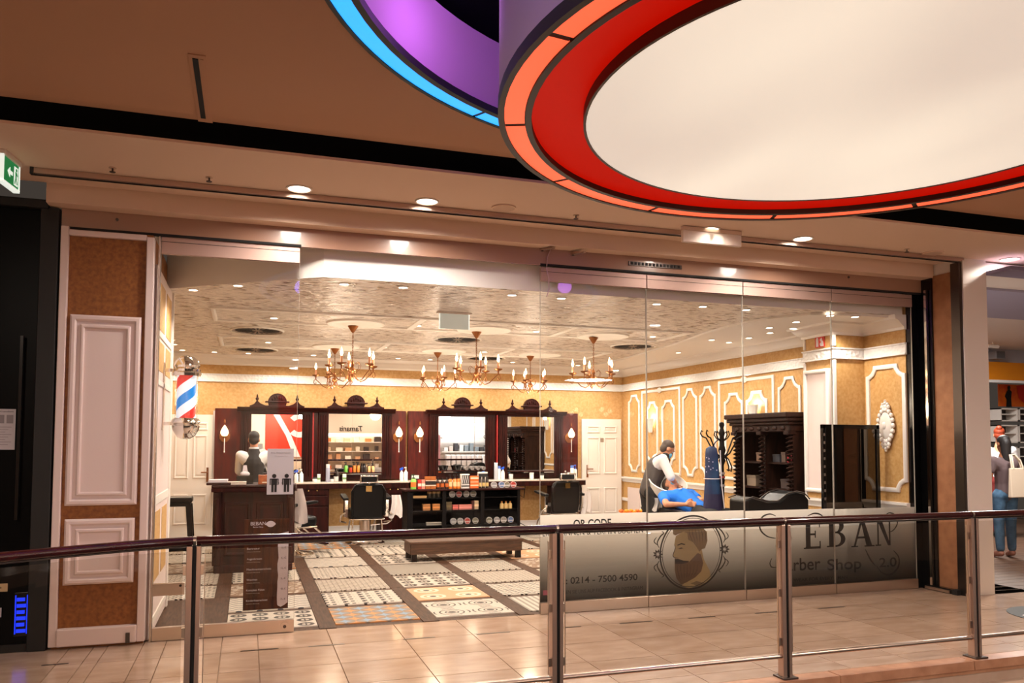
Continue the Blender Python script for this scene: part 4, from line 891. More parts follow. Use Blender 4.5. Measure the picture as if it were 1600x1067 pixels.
for k, px, h, c, cp, l in items: bottle(k, cx_at(px, 752, YC), YC+random.uniform(-.03, .05), ZC, h, c, cp, l, group='bottles on the counters', cat='bottle' if k != 'jar' else 'jar', r=.035 if h > .12 else .038)
for px, w_, h, c, l in ((498, .05, .13, (226, 228, 220), 'white carton with green print beside the tall grey can'), (538, .06, .13, (222, 226, 214), 'white and green carton before the second mirror')): carton(cx_at(px, 752, YC), YC, ZC, w_, .05, h, c, l, ((.3, .55, (110, 150, 90)),), 'cartons on the counter')
for px, col, h, k, l in ((541, (110, 180, 70), .17, 'pump_bottle', 'green bottle on the shelf of the second mirror'), (548, (190, 60, 40), .12, 'jar', 'red jar on the shelf of the second mirror'), (554, (200, 120, 40), .17, 'pump_bottle', 'left orange bottle on the shelf of the second mirror'), (560, (204, 126, 44), .17, 'pump_bottle', 'right orange bottle on the shelf of the second mirror'),
     (566, (30, 24, 22), .15, 'dropper_bottle', 'left black bottle on the shelf of the second mirror'), (570, (34, 26, 24), .15, 'dropper_bottle', 'right black bottle on the shelf of the second mirror'), (577, (232, 170, 110), .15, 'pump_bottle', 'peach bottle on the shelf of the second mirror'), (583, (232, 176, 120), .15, 'pump_bottle', 'second peach bottle on the shelf of the second mirror')):
    bottle(k, cx_at(px, 735, YM-.07), YM-.07, 1.066, h, col, (20, 20, 20), l, r=.026, group='bottles on the mirror shelf', cat='bottle' if k != 'jar' else 'jar')
# black bowls and towels at the third mirror
for px, l in ((694, 'black square tub on the shelf of the third mirror'), (714, 'black bowl on the shelf of the third mirror')):
    t = thing('bowl', l, 'bowl', (cx_at(px, 738, YM-.08), YM-.08, 1.086)); MB().lathe([(.05, 0), (.075, .08), (.07, .08), (.045, .01), (0, .01)], n=18, caps=False).build('shell', M['black'], t, smooth=50); MB().lathe([(.074, .075), (.08, .085), (.07, .085)], n=18, caps=False).build('rim', M['blk'], t)
for k in range(4):
    px = 727+9*k; t = thing('rolled_towel', ['leftmost rolled grey towel before the third mirror', 'second rolled grey towel before the third mirror', 'third rolled grey towel before the third mirror', 'rightmost rolled grey towel before the third mirror'][k], 'towel', (cx_at(px, 740, YM-.08), YM-.1, 1.12), 0, 'rolled towels at the third mirror')
    MB().lathe([(.034, -.08), (.036, .08)], n=16, ax='y').build('roll', mat('towel_grey%d' % k, (140, 132, 128), .95, bmp=(200, .3)), t, smooth=60)
    MB().tube([(.006*(1+j*.45)*math.cos(j*.8), -.082, .006*(1+j*.45)*math.sin(j*.8)) for j in range(11)], .003, 5).build('spiral_edge', C(70, 64, 62), t)

# ------------------------------------------------------------------ low glazed display cabinet with products
yc0, yc1 = 12.75, 13.2
cab = thing('display_cabinet', 'dark glazed product cabinet in front of the counters', 'cabinet', (3.42, 12.97, 0))
B = lambda name, m, *b, p=None: MB().box(*b).build(name, m, p or cab, True)
X0, X1 = 2.46, 4.38
bevel(B('top', M['mahogany_dark'], X0-.06, X1+.06, yc0-.05, yc1+.02, .80, .83), .008)
B('back', M['black_wood'], X0, X1, yc1-.02, yc1, .05, .80); B('plinth', M['black_wood'], X0, X1, yc0, yc1, 0, .06)
for a, b in ((X0, X0+.09), (X1-.05, X1)): bevel(B('side', M['black_wood'], a, b, yc0, yc1, .05, .80), .004)
for x in (3.07, 3.72): B('stile', M['black_wood'], x-.03, x+.03, yc0, yc1-.02, .06, .80)
for z in (.222, .462, .667): B('shelf', M['black_wood'], X0+.05, X1-.04, yc0+.03, yc1-.02, z, z+.018)
for a, b in ((X0+.09, 3.04), (3.10, 3.69), (3.75, X1-.05)): B('glass_front', M['glass'], a, b, yc0+.005, yc0+.010, .08, .79)
T0 = .831; yt = yc0+.06
rowx = lambda px: on_y(px, 764, yt).x
bottle('pump_bottle', rowx(646), yt, T0, .24, (128, 190, 76), (30, 60, 24), 'lime green bottle at the left end of the cabinet top', r=.045, lblcol=(226, 120, 50))
for px, c, l in ((655, (196, 48, 40), 'red carton beside the green bottle on the cabinet'), (661, (226, 140, 120), 'pink carton right of the red carton on the cabinet')): carton(rowx(px), yt, T0, .055, .05, .15, c, l, ((.3, .6, (240, 220, 200)),), 'small cartons on the cabinet')
carton(rowx(651), yt+.16, T0, .12, .08, .22, (30, 26, 28), 'black and white carton behind the red carton', ((.75, 1, (226, 226, 222)),))
for px, l in ((668, 'left orange and black carton on the cabinet'), (676.5, 'right orange and black carton on the cabinet')): carton(rowx(px), yt, T0, .085, .06, .20, (168, 92, 32), l, ((.25, .32, (230, 220, 200)), (.35, .62, (30, 22, 18)), (.65, .7, (230, 220, 200))), 'orange and black cartons')
for k, px in enumerate((684, 691, 698)): bottle('dropper_bottle', rowx(px), yt, T0, .18, (48, 26, 18), (18, 16, 16), ['left small amber bottle on the cabinet', 'middle small amber bottle on the cabinet', 'right small amber bottle on the cabinet'][k], r=.03, lblcol=(190, 96, 36), group='small amber bottles on the cabinet')
for k, px in enumerate((703.5, 710.5, 716.5)): bottle('pump_bottle', rowx(px), yt, T0, .23, (214, 116, 34), (22, 20, 20), ['left tall orange bottle on the cabinet', 'middle tall orange bottle on the cabinet', 'right tall orange bottle on the cabinet'][k], r=.032, lblcol=(240, 200, 150), group='tall orange bottles on the cabinet')
carton(rowx(726), yt, T0, .135, .09, .235, (226, 222, 216), 'white carton with black diagonal stripes on the cabinet', ((.12, .22, (60, 56, 56)),), diag=(36, 34, 36))
carton(rowx(740), yt, T0, .14, .09, .20, (226, 104, 40), 'bright orange carton with pale bands on the cabinet', ((.2, .3, (240, 200, 170)), (.5, .55, (240, 200, 170)), (.78, .9, (244, 214, 190))))
for k, px in enumerate((750, 755.5, 761)): bottle('aerosol_can', rowx(px), yt, T0, .19, (40, 30, 24), (24, 20, 18), ['left dark can with gold dots on the cabinet', 'middle dark can with gold dots on the cabinet', 'right dark can with gold dots on the cabinet'][k], r=.026, lblcol=(206, 176, 110), group='dark cans on the cabinet')
carton(rowx(758), yt+.16, T0, .16, .06, .26, (226, 214, 206), 'pale handbag-like carton behind the dark cans', ((.7, .9, (30, 28, 30)),))
tin0 = None
def tin(x, y, z, col, lbl, group, r=.052):
    t = thing('wax_tin', lbl, 'tin', (x, y, z+r), 0, group)
    MB().lathe([(r, -.02), (r, .02)], n=20, ax='y').build('tin_body', C(*col, rough=.35), t, smooth=40)
    MB().lathe([(r, -.024), (r, -.020), (r*.86, -.022), (r*.86, -.024)], n=20, ax='y', caps=False).build('rim', C(214, 206, 204, rough=.3), t)
    mb = MB()
    for k in range(7):
        a = -.92*r+k*.26*r; mb.prism([(a, -.42*r), (a+.13*r, -.42*r), (a+.24*r, -.02*r), (a+.11*r, -.02*r)], lambda p, q, u: (p, -.0215-u, q), 0, .003)
    mb.build('striped_band', C(226, 222, 222), t)
    return t
TC = [(150, 146, 148), (170, 52, 44), (140, 132, 124), (124, 120, 100), (92, 116, 160)]
for k, (px, c) in enumerate(((771, 0), (783, 4), (791, 3), (801, 1))): tin(rowx(px), yt-.02, T0, TC[c], ['grey striped wax tin at the left of the tins on the cabinet top', 'blue striped wax tin on the cabinet top', 'olive striped wax tin on the cabinet top', 'red striped wax tin at the right end of the cabinet top'][k], 'wax tins on the cabinet top')
ys_ = yc0+.10
for (pxs, cs, z, nm) in (((706, 716.5, 728, 739), (0, 1, 2, 3), .686, 'upper middle shelf'), ((708, 719, 730, 742.5), (0, 0, 1, 3), .241, 'lower middle shelf'), ((764, 776, 786.5, 797.5), (3, 0, 2, 4), .241, 'lower right shelf')):
    for k, (px, c) in enumerate(zip(pxs, cs)): tin(on_y(px, 800, ys_).x, ys_, z, TC[c], '%s striped wax tin on the %s of the cabinet' % (['first', 'second', 'third', 'fourth'][k], nm), 'wax tins inside the cabinet')
for px, w_, h, c, l in ((666, .12, .10, (180, 120, 70), 'left tan box on the middle shelf behind the left cabinet glass'), (681, .12, .10, (190, 124, 66), 'right tan box on the middle shelf behind the left cabinet glass'), (701, .09, .13, (96, 80, 54), 'olive box on the middle cabinet shelf'), (711, .09, .08, (206, 104, 96), 'small pink box on the middle cabinet shelf'),
     (727, .24, .08, (222, 134, 124), 'long pink box on the middle cabinet shelf'), (738.5, .05, .14, (80, 40, 34), 'narrow dark red box on the middle cabinet shelf'), (743.5, .07, .14, (206, 176, 140), 'upright cream box on the middle cabinet shelf')): carton(on_y(px, 797, ys_).x, ys_, .481, w_, .08, h, c, l, ((.35, .6, [min(255, int(q*1.25)) for q in c]),), 'boxes inside the cabinet')
for k, px in enumerate((784, 790.5, 797)): bottle('dropper_bottle', on_y(px, 797, ys_).x, ys_, .481, .12, (226, 190, 130), (190, 120, 50), ['left amber-topped vial on the right cabinet shelf', 'middle amber-topped vial on the right cabinet shelf', 'right amber-topped vial on the right cabinet shelf'][k], r=.034, group='vials inside the cabinet')
for k, px in enumerate((671, 678, 685)): bottle('jar', on_y(px, 780, ys_).x, ys_, .686, .10, (60, 50, 42), (196, 160, 110), ['left gold-capped bottle on the upper left cabinet shelf', 'middle gold-capped bottle on the upper left cabinet shelf', 'right gold-capped bottle on the upper left cabinet shelf'][k], r=.035, group='gold-capped bottles inside the cabinet')
carton(on_y(655, 780, ys_).x, ys_, .686, .22, .14, .035, (190, 150, 100), 'flat tan box on the upper left cabinet shelf')
carton(on_y(678, 815, ys_).x, ys_, .241, .26, .06, .045, (190, 182, 170), 'long pale box on the lower left cabinet shelf', ((.3, .7, (120, 110, 100)),))

# ------------------------------------------------------------------ low wooden bench
be = thing('low_bench', 'long low brown wooden bench on the patterned floor', 'bench', (2.85, 10.75, 0))
bevel(MB().box(2.07, 3.66, 10.52, 11.0, .235, .265).build('top', M['bench_wood'], be, True), .006)
for n_, b in (('front_apron', (2.09, 3.64, 10.53, 10.56, .10, .235)), ('rear_apron', (2.09, 3.64, 10.96, 10.99, .10, .235)), ('end_apron', (2.08, 2.11, 10.55, 10.97, .10, .235)), ('end_apron', (3.62, 3.65, 10.55, 10.97, .10, .235))): MB().box(*b).build(n_, M['bench_wood'], be, True)
for x in (2.10, 3.56):
    for y in (10.535, 10.92): MB().box(x, x+.07, y, y+.06, 0, .12).build('leg', M['black_wood'], be, True)

# ------------------------------------------------------------------ barber chairs
def barber_chair(loc, rot, lbl):
    t = thing('barber_chair', lbl, 'barber chair', loc, rot, 'barber chairs')
    MB().lathe([(.31, 0), (.31, .015), (.27, .035), (.10, .06), (.09, .07)], n=32).build('base', M['chrome'], t, smooth=40)
    MB().lathe([(.088, .06), (.088, .36), (.05, .37), (.05, .42)], n=20).build('pump_column', M['steel'], t, smooth=40)
    bevel(MB().box(-.25, .25, -.24, .27, .40, .55).build('seat', M['leather'], t), .05, 3)
    bevel(MB().box(-.27, .27, -.25, .25, .385, .41).build('seat_frame', M['chrome'], t), .01)
    P_ = [(-.235, .42), (.235, .42), (.25, .55), (.25, .84), (.22, .92), (.15, .955), (-.15, .955), (-.22, .92), (-.25, .84), (-.25, .55)]
    bevel(MB().prism(P_, lambda a, b, u: (a, -.30+u-.10*(b-.42), b), 0, .10).build('backrest', M['leather'], t), .025, 3)
    MB().tube([(-.24, -.33, .46), (-.255, -.34, .60), (-.255, -.36, .83), (-.20, -.37, .93), (.20, -.37, .93), (.255, -.36, .83), (.255, -.34, .60), (.24, -.33, .46)], .014, 8).build('back_rim', M['leather'], t, smooth=60)
    MB().box(-.045, .045, -.375, -.345, .83, .92).build('back_plate', M['brass_knob'], t)
    MB().tube([(0, -.34, .90), (0, -.35, 1.02)], .03, 8, flat=.6).build('headrest_post', M['chrome'], t)
    hr = bevel(MB().box(-.12, .12, -.40, -.28, .965, 1.075).build('headrest', M['leather'], t), .025, 3)
    MB().tube([(-.13, -.40, .97), (-.13, -.41, 1.07), (.13, -.41, 1.07), (.13, -.40, .97), (-.13, -.40, .97)], .014, 8).build('headrest_frame', M['chrome'], hr, smooth=60)
    for s in (-1, 1):
        bevel(MB().prism([(-.26, .735), (.14, .775), (.20, .77), (.19, .735), (.10, .725), (-.26, .69)], lambda a, b, u: (s*(.29+u), a, b), 0, .085).build('armrest', M['leather'], t), .012)
        ar = MB().prism([(-.16, .42), (-.05, .42), (-.02, .55), (-.05, .70), (-.20, .70), (-.21, .55)], lambda a, b, u: (s*(.285+u), a, b), 0, .06).build('arm_bracket', M['chrome'], t); bevel(ar, .01)
        MB().tube([(s*.34, -.24, .50), (s*.40, -.22, .46), (s*.40, -.10, .36), (s*.30, .0, .33)], .014, 8).build('side_bar', M['chrome'], t, smooth=60)
        MB().tube([(s*.20, .22, .40), (s*.20, .42, .24), (s*.20, .50, .12)], .014, 8).build('footrest_arm', M['chrome'], t, smooth=60)
        MB().tube([(s*.22, -.22, .40), (s*.23, -.26, .22), (s*.23, -.2, .06)], .012, 8).build('rear_strut', M['chrome'], t, smooth=60)
    MB().tube([(-.23, -.2, .05), (.23, -.2, .05)], .014, 8).build('rear_bar', M['chrome'], t, smooth=60)
    bevel(MB().box(-.22, .22, .44, .56, .10, .125).build('footrest', M['chrome'], t), .008)
    MB().tube([(.08, .0, .28), (.34, -.02, .30), (.40, -.03, .34)], .01, 6).build('pump_lever', M['chrome'], t, smooth=60)
    return t
barber_chair((1.79, 12.75, 0), 0, 'black barber chair seen from behind before the second mirror')
barber_chair((5.07, 12.75, 0), .05, 'black barber chair seen from behind before the fourth mirror')
barber_chair((.62, 11.75, 0), -1.1, 'black barber chair behind the reception desk')
def cloth(name, lbl, loc, wd, h, m, fold=.02, n=10, rot=0, hang=.5):
    vs, fs = [], []
    for j in range(9):
        v = j/8
        for i in range(n+1):
            u = i/n-.5; wv = wd*(1-.35*(1-v)) ; vs.append((u*wv+.02*math.sin(3*v), fold*math.sin(u*14+v*2)*(.3+v), -h*v+(.03*math.cos(u*9) if j == 8 else 0)))
    m0 = len(vs); vs += [(x, y+.006, z) for x, y, z in vs]
    for j in range(8):
        for i in range(n):
            a = j*(n+1)+i; fs += [(a, a+1, a+n+2, a+n+1), (m0+a+n+1, m0+a+n+2, m0+a+1, m0+a)]
    for j in range(8):
        for i in (0, n): a = j*(n+1)+i; fs.append((a, a+n+1, m0+a+n+1, m0+a))
    for i in range(n):
        for j in (0, 8): a = j*(n+1)+i; fs.append((a, a+1, m0+a+1, m0+a))
    t = thing(name, lbl, 'towel', loc, rot); MB().add(vs, fs).build('cloth', m, t, smooth=60)
    return t
TW = mat('white_towel', (226, 218, 214), .95, bmp=(160, .3))
cloth('hand_towel', 'white towel hanging on the arm of the chair before the second mirror', (2.24, 12.55, .76), .22, .34, TW, rot=.15)
cloth('hand_towel', 'white towel hanging on the arm of the chair before the fourth mirror', (5.50, 12.52, .76), .22, .36, TW, rot=.1)
cloth('grey_drape', 'pale grey cutting cape draped over the chair behind the reception desk', (.60, 11.36, .95), .42, .46, mat('drape_grey', (168, 154, 148), .85), fold=.03)
# ------------------------------------------------------------------ reception desk and what stands on it
dk = thing('reception_desk', 'dark carved wooden reception desk near the entrance', 'desk', (.1, 10.75, 0))
bevel(MB().box(-.40, .60, 10.30, 10.98, 1.03, 1.065).build('top', M['mahogany_dark'], dk, True), .01)
MB().box(-.40, .60, 10.27, 10.96, .985, 1.03).build('cornice', M['mahogany_dark'], dk, True)
MB().box(-.30, .50, 10.40, 10.95, .08, .985).build('body', M['mahogany_dark'], dk, True); bevel(MB().box(-.36, .56, 10.34, 10.97, 0, .09).build('plinth', M['mahogany_dark'], dk, True), .01)
for x in (-.33, .53): 
    bevel(MB().box(x-.05, x+.05, 10.35, 10.46, .09, .985).build('corner_pilaster', M['mahogany_dark'], dk, True), .01)
    MB().lathe([(.03, .2), (.04, .3), (.028, .5), (.042, .75), (.03, .9)], (x, 10.345, 0), 12).build('turned_column', M['mahogany_dark'], dk, True, 60)
for a, b in ((-.25, .06), (.12, .45)): MB().frame([(a, .2), (b, .2), (b, .85), (a, .85)], yf(10.40), .04, .02).build('front_panel', M['mahogany_dark'], dk, True)
bevel(MB().box(-.46, -.18, 10.33, 10.72, 1.065, 1.095).build('book_stand', M['mahogany_dark'], dk, True), .005)
zt = 1.066
pp = thing('paper_stack', 'stack of white papers at the left of the reception desk', 'papers', (-.33, 10.5, 1.096)); 
for k in range(4): MB().box(-.11+.01*math.sin(k*3), .11+.01*math.sin(k*3), -.12, .12, .008*k, .008*k+.007).build('sheet_bundle', M['paper'], pp)
pp = thing('notebook_stack', 'pale notebooks lying at the front edge of the reception desk', 'notebooks', (-.10, 10.40, zt)); 
for k in range(2): bevel(MB().box(-.12, .1, -.06, .06, .02*k, .02*k+.018).build('notebook', C(206, 190, 176), pp), .003)
tb = thing('tissue_box', 'black tissue box with a white tissue on the reception desk', 'tissue box', (-.02, 10.62, zt)); bevel(MB().box(-.10, .10, -.06, .06, 0, .10).build('box', M['black'], tb), .006)
MB().prism([(-.03, .09), (.03, .09), (.035, .14), (.02, .23), (-.02, .23), (-.03, .15)], lambda a, b, u: (a, u+.01*math.sin(b*40), b), -.01, .01).build('tissue', M['paper'], tb); MB().ball((0, 0, .12), .06, .04, .035).build('crumpled_tissue', M['paper'], tb, smooth=60)
ob = thing('collection_box', 'small orange wooden box on the reception desk', 'box', (.20, 10.45, zt)); bevel(MB().box(-.06, .06, -.05, .05, 0, .115).build('body', mat('orange_wood', (176, 92, 40), .5, var=(140, 66, 26), vscale=20), ob), .005); MB().box(-.03, .03, -.004, .004, .113, .117).build('coin_slot', M['dark'], ob); MB().box(-.015, .05, -.052, -.05, .015, .03).build('pale_mark', C(226, 200, 170), ob)
pg = thing('piggy_bank', 'cream ceramic piggy bank with yellow spots on the reception desk', 'piggy bank', (.37, 10.45, zt))
PG = mat('cream_ceramic', (236, 214, 170), .2, var=(226, 170, 70), vscale=18, coat=.5, lo=.55, hi=.6)
MB().ball((0, 0, .075), .068, .05, .052, 16, 12).ball((.06, 0, .088), .036, .034, .036, 12, 8).lathe([(.016, .0), (.017, .025)], (.085, 0, .084), 10, 'x').build('body', PG, pg, smooth=60)
for x in (-.035, .035):
    for y in (-.025, .025): MB().lathe([(.014, 0), (.016, .05)], (x, y, 0), 8).build('leg', PG, pg, smooth=60)
for y in (-.018, .018): MB().lathe([(.012, 0), (0, .025)], (.055, y, .118), 6).build('ear', PG, pg, smooth=60)
MB().tube([(-.065, 0, .08), (-.085, .005, .09), (-.078, .012, .10), (-.07, .006, .092)], .005, 6).build('tail', PG, pg, smooth=60)
# ------------------------------------------------------------------ stool at the entrance wall
def stool(loc, lbl, rot=0):
    t = thing('bar_stool', lbl, 'stool', loc, rot)
    bevel(MB().box(-.17, .17, -.17, .17, .84, .91).build('seat', M['leather'], t), .02, 3); MB().box(-.15, .15, -.15, .15, .80, .84).build('seat_frame', M['black_wood'], t)
    for sx in (-1, 1):
        for sy in (-1, 1): MB().hexa([(sx*.19-.026, sy*.17-.026, 0), (sx*.19+.026, sy*.17-.026, 0), (sx*.19+.026, sy*.17+.026, 0), (sx*.19-.026, sy*.17+.026, 0)], [(sx*.13-.032, sy*.12-.032, .82), (sx*.13+.032, sy*.12-.032, .82), (sx*.13+.032, sy*.12+.032, .82), (sx*.13-.032, sy*.12+.032, .82)]).build('leg', M['black_wood'], t)
    for y in (-.16, .16): MB().box(-.17, .17, y-.015, y+.015, .26, .30).build('foot_bar', M['black_wood'], t)
    for x in (-.17, .17): MB().box(x-.015, x+.015, -.15, .15, .36, .40).build('side_bar', M['black_wood'], t)
    return t
stool((-.80, 10.7, 0), 'black bar stool beside the entrance wall left of the desk')
# ------------------------------------------------------------------ barber pole
bp_ = thing('barber_pole', 'chrome barber pole with red, white and blue spiral by the entrance', 'barber pole', (-.53, 7.75, 1.62))
def pole_mat():
    m, nt, b = base('barber_stripes'); sp = nt.nodes.new('ShaderNodeSeparateXYZ'); nt.links.new(coords(nt), sp.inputs[0])
    at = nt.nodes.new('ShaderNodeMath'); at.operation = 'ARCTAN2'; nt.links.new(sp.outputs[1], at.inputs[0]); nt.links.new(sp.outputs[0], at.inputs[1])
    f = (N(nt, sp.outputs[2])*2.6 - N(nt, at.outputs[0])*(1/(2*math.pi)) + .66).fr()
    c = mixc(nt, (f > .25)*(f < .5), lin((236, 240, 246)), lin((214, 44, 38))); c = mixc(nt, f > .75, c, lin((0, 124, 206)))
    nt.links.new(c, b.inputs['Base Color']); nt.links.new(c, b.inputs['Emission Color']); b.inputs['Emission Strength'].default_value = .75; b.inputs['Roughness'].default_value = .3; return m
MB().lathe([(.082, .18), (.082, .565)], n=32).build('striped_cylinder', pole_mat(), bp_, smooth=40)
MB().lathe([(.098, .17), (.098, .58)], n=32, caps=False).build('glass_tube', M['glass_thin'], bp_, smooth=40)
MB().lathe([(.125, .565), (.13, .59), (.115, .605), (.12, .625), (.10, .635), (.112, .66), (.10, .70), (.065, .735), (.03, .75), (0, .753)], n=32).build('top_cap', M['chrome'], bp_, smooth=40)
MB().lathe([(0, -.003), (.04, .0), (.085, .03), (.112, .08), (.118, .115), (.105, .13), (.125, .15), (.12, .165), (.105, .185)], n=32).build('bottom_cap', M['chrome'], bp_, smooth=40)
for z in (.12, .60): MB().box(-.20, -.1, -.02, .02, z, z+.03).build('bracket', M['chrome'], bp_)
MB().box(-.20, -.185, -.04, .04, .08, .68).build('wall_plate', M['steel'], bp_)
# ------------------------------------------------------------------ chandeliers
def chandelier(loc, k, lbl, rot, zb):
    """k scales the five-armed body, zb is the body depth below the canopy"""
    t = thing('chandelier', lbl, 'chandelier', loc, rot, 'brass candle chandeliers')
    MB().lathe([(.065, .0), (.062, -.01), (.03, -.06), (.012, -.085), (0, -.085)], n=16, caps=False).build('canopy', M['brass'], t, smooth=40)
    ch_ = MB(); nl = int((zb-.10)/.03)
    for i in range(nl):
        z = -.085-i*(zb-.10)/nl
        pts = [(.008*math.cos(a)*(1 if i % 2 else 0), .008*math.cos(a)*(0 if i % 2 else 1), z-.018+.02*math.sin(a)) for a in [j*math.pi/3 for j in range(7)]]; ch_.tube(pts, .0035, 5)
    ch_.build('chain', M['brass'], t)
    MB().lathe([(0, -zb+.10), (.015, -zb+.09), (.022, -zb+.05), (.014, -zb+.02), (.04, -zb-.01), (.048, -zb-.03), (.02, -zb-.06), (.012, -zb-.10), (.02, -zb-.115), (0, -zb-.135)], n=14).build('stem', M['brass'], t, smooth=50)
    for i in range(5):
        a = 2*math.pi*i/5+.35; c, s = math.cos(a), math.sin(a)
        S = lambda r, z: (c*r*k, s*r*k, -zb+z*k)
        ar = MB().tube([S(.03, -.03), S(.06, -.12), (S(.11, -.155)), S(.17, -.13), S(.24, -.06), S(.285, -.02), S(.31, -.035), S(.315, -.075), S(.295, -.095), S(.275, -.08), S(.285, -.06)], [.0065*k]*9+[.005*k, .004*k], 7).build('arm', M['brass'], t, smooth=60)
        MB().tube([S(.05, .06), S(.09, .085), S(.115, .05), S(.10, .0), S(.06, -.03)], .0035*k, 6).build('scroll', M['brass'], t, smooth=60)
        x, y, z = S(.285, 0)
        MB().lathe([(.008*k, -.02*k), (.012*k, .02*k), (.05*k, .035*k), (.056*k, .05*k), (.05*k, .045*k), (.018*k, .04*k)], (x, y, z), 14, caps=False).build('drip_cup', M['brass'], ar, smooth=50)
        MB().lathe([(.015*k, .04*k), (.015*k, .135*k)], (x, y, z), 10).build('candle_sleeve', mat('sleeve', (214, 150, 110), .5) if 'sleeve' not in bpy.data.materials else bpy.data.materials['sleeve'], ar, smooth=50)
        MB().lathe([(.008*k, .135*k), (.017*k, .16*k), (.018*k, .172*k), (.010*k, .205*k), (.003*k, .235*k), (0, .24*k)], (x, y, z), 10).build('flame_bulb', M['bulb'], ar, smooth=60)
    light('POINT', (loc[0], loc[1], loc[2]-zb-.28), 22, (1, .82, .62), .12)
    return t
cl = ['front left brass chandelier in front of the second mirror', 'front middle brass chandelier over the third mirror', 'front right brass chandelier toward the white door', 'rear left brass chandelier partly behind the front left one', 'rear middle brass chandelier over the gap of the mirror units', 'rear right brass chandelier over the fourth mirror']
dx = [0, 0, .0, 0, 0, 0]
for i, ((x, y), l) in enumerate(zip(((1.21, 9.88), (2.79, 9.88), (4.44, 9.88), (1.25, 12.4), (2.86, 12.4), (4.43, 12.4)), cl)): chandelier((x, y, 3.02), 1.0 if i < 3 else .98, l, .5*i, .53 if i < 3 else .46)
# ================================================================== PEOPLE
def fuse(name, parts, m, parent, voxel=.011, smooth=2, sm=.5):
    """capsules ('c', p0, r0, p1, r1) and ellipsoids ('e', c, (rx, ry, rz), rot) fused into one continuous skin"""
    mb = MB()
    for p in parts:
        if p[0] == 'c':
            a, b = Vector(p[1]), Vector(p[3]); n = max(2, int((b-a).length/.06)+1)
            mb.tube([a.lerp(b, i/n) for i in range(n+1)], [p[2]+(p[4]-p[2])*i/n for i in range(n+1)], 12); mb.ball(a, p[2]*.99, n=12, k=8); mb.ball(b, p[4]*.99, n=12, k=8)
        else: mb.ball(p[1], *p[2], n=16, k=12, rot=p[3] if len(p) > 3 else None)
    o = mb.build(name, m, parent, True)
    r = o.modifiers.new('r', 'REMESH'); r.mode = 'VOXEL'; r.voxel_size = voxel
    s = o.modifiers.new('s', 'SMOOTH'); s.factor = sm; s.iterations = smooth
    bpy.context.view_layer.update()
    me = bpy.data.meshes.new_from_object(o.evaluated_get(bpy.context.evaluated_depsgraph_get()))
    o.modifiers.clear(); old = o.data; o.data = me; bpy.data.meshes.remove(old); me.name = name
    if not me.materials: me.materials.append(m)
    for p in me.polygons: p.use_smooth = True
    return o
def hand(wr, d, side, curl=.35, nrm=None):
    """palm, four unequal bent fingers and a thumb leaving the side of the palm; d is the hand direction, side points to the thumb"""
    wr, d, side = Vector(wr), Vector(d).normalized(), Vector(side); side = (side-d*side.dot(d)).normalized(); nn = d.cross(side).normalized() if nrm is None else Vector(nrm)
    P = [('c', wr, .024, wr+d*.03, .027)]
    for k in range(4):
        o = side*(.030-.020*k); P.append(('c', wr+d*.02+o*.6, .014, wr+d*.088+o, .0115))
        L = (.036, .040, .037, .028)[k]; a = wr+d*.088+o; d1 = (d+nn*curl).normalized(); b = a+d1*L; d2 = (d+nn*curl*2.4).normalized(); c = b+d2*L*.8
        P += [('c', a, .0105, b, .0095), ('c', b, .0095, c, .0075)]
    t0 = wr+d*.025+side*.026; t1 = t0+(d*.6+side*.8).normalized()*.04; t2 = t1+(d*.9+side*.25+nn*curl*.8).normalized()*.032
    P += [('c', t0, .014, t1, .012), ('c', t1, .012, t2, .009)]; return P
def head_parts(c, fwd, up, s=1.0):
    """skull, jaw, nose, ears around head centre c, looking along fwd"""
    c, f, u = Vector(c), Vector(fwd).normalized(), Vector(up); u = (u-f*u.dot(f)).normalized(); x = f.cross(u)
    rot = Matrix((x, f, u)).transposed(); E_ = lambda o, r: ('e', c+(x*o[0]+f*o[1]+u*o[2])*s, [q*s for q in r], rot)
    P = [E_((0, -.012, .035), (.076, .096, .088)), E_((0, .018, -.04), (.060, .070, .075)), E_((0, .045, -.085), (.036, .038, .030)), E_((0, .092, -.018), (.012, .018, .020)), E_((0, .082, .005), (.010, .016, .030)), E_((0, .074, .030), (.050, .018, .012)),
         E_((0, .086, -.058), (.022, .012, .008)), E_((0, .082, -.070), (.020, .012, .007)), E_((-.078, -.008, -.005), (.010, .022, .032)), E_((.078, -.008, -.005), (.010, .022, .032))]
    return P, rot, c, s
def feat(t, rot, c, s, hair, bald=None):
    x, f, u = rot.col[0], rot.col[1], rot.col[2]
    for k in (-1, 1):
        e = MB().ball(c+(x*k*.031+f*.078+u*.008)*s, .013*s, .010*s, .009*s, 10, 6, rot).build('eye', C(230, 226, 222), t, True, 60); MB().ball(c+(x*k*.031+f*.086+u*.008)*s, .006*s, .004*s, .006*s, 8, 6, rot).build('iris', C(50, 34, 26), e, True, 60)
        MB().ball(c+(x*k*.031+f*.086+u*.032)*s, .022*s, .006*s, .005*s, 8, 6, rot).build('eyebrow', hair, t, True, 60)
SKIN = mat('skin', (206, 146, 112), .5, var=(192, 128, 98), vscale=12, spec=.3); SKIN2 = mat('skin_tan', (150, 96, 66), .5, spec=.3)
HAIR = mat('dark_hair', (26, 20, 18), .55, bmp=(90, .4)); HAIRB = mat('brown_hair', (72, 56, 46), .55, bmp=(90, .4)); HAIRR = mat('auburn_hair', (140, 52, 24), .5, bmp=(80, .4))
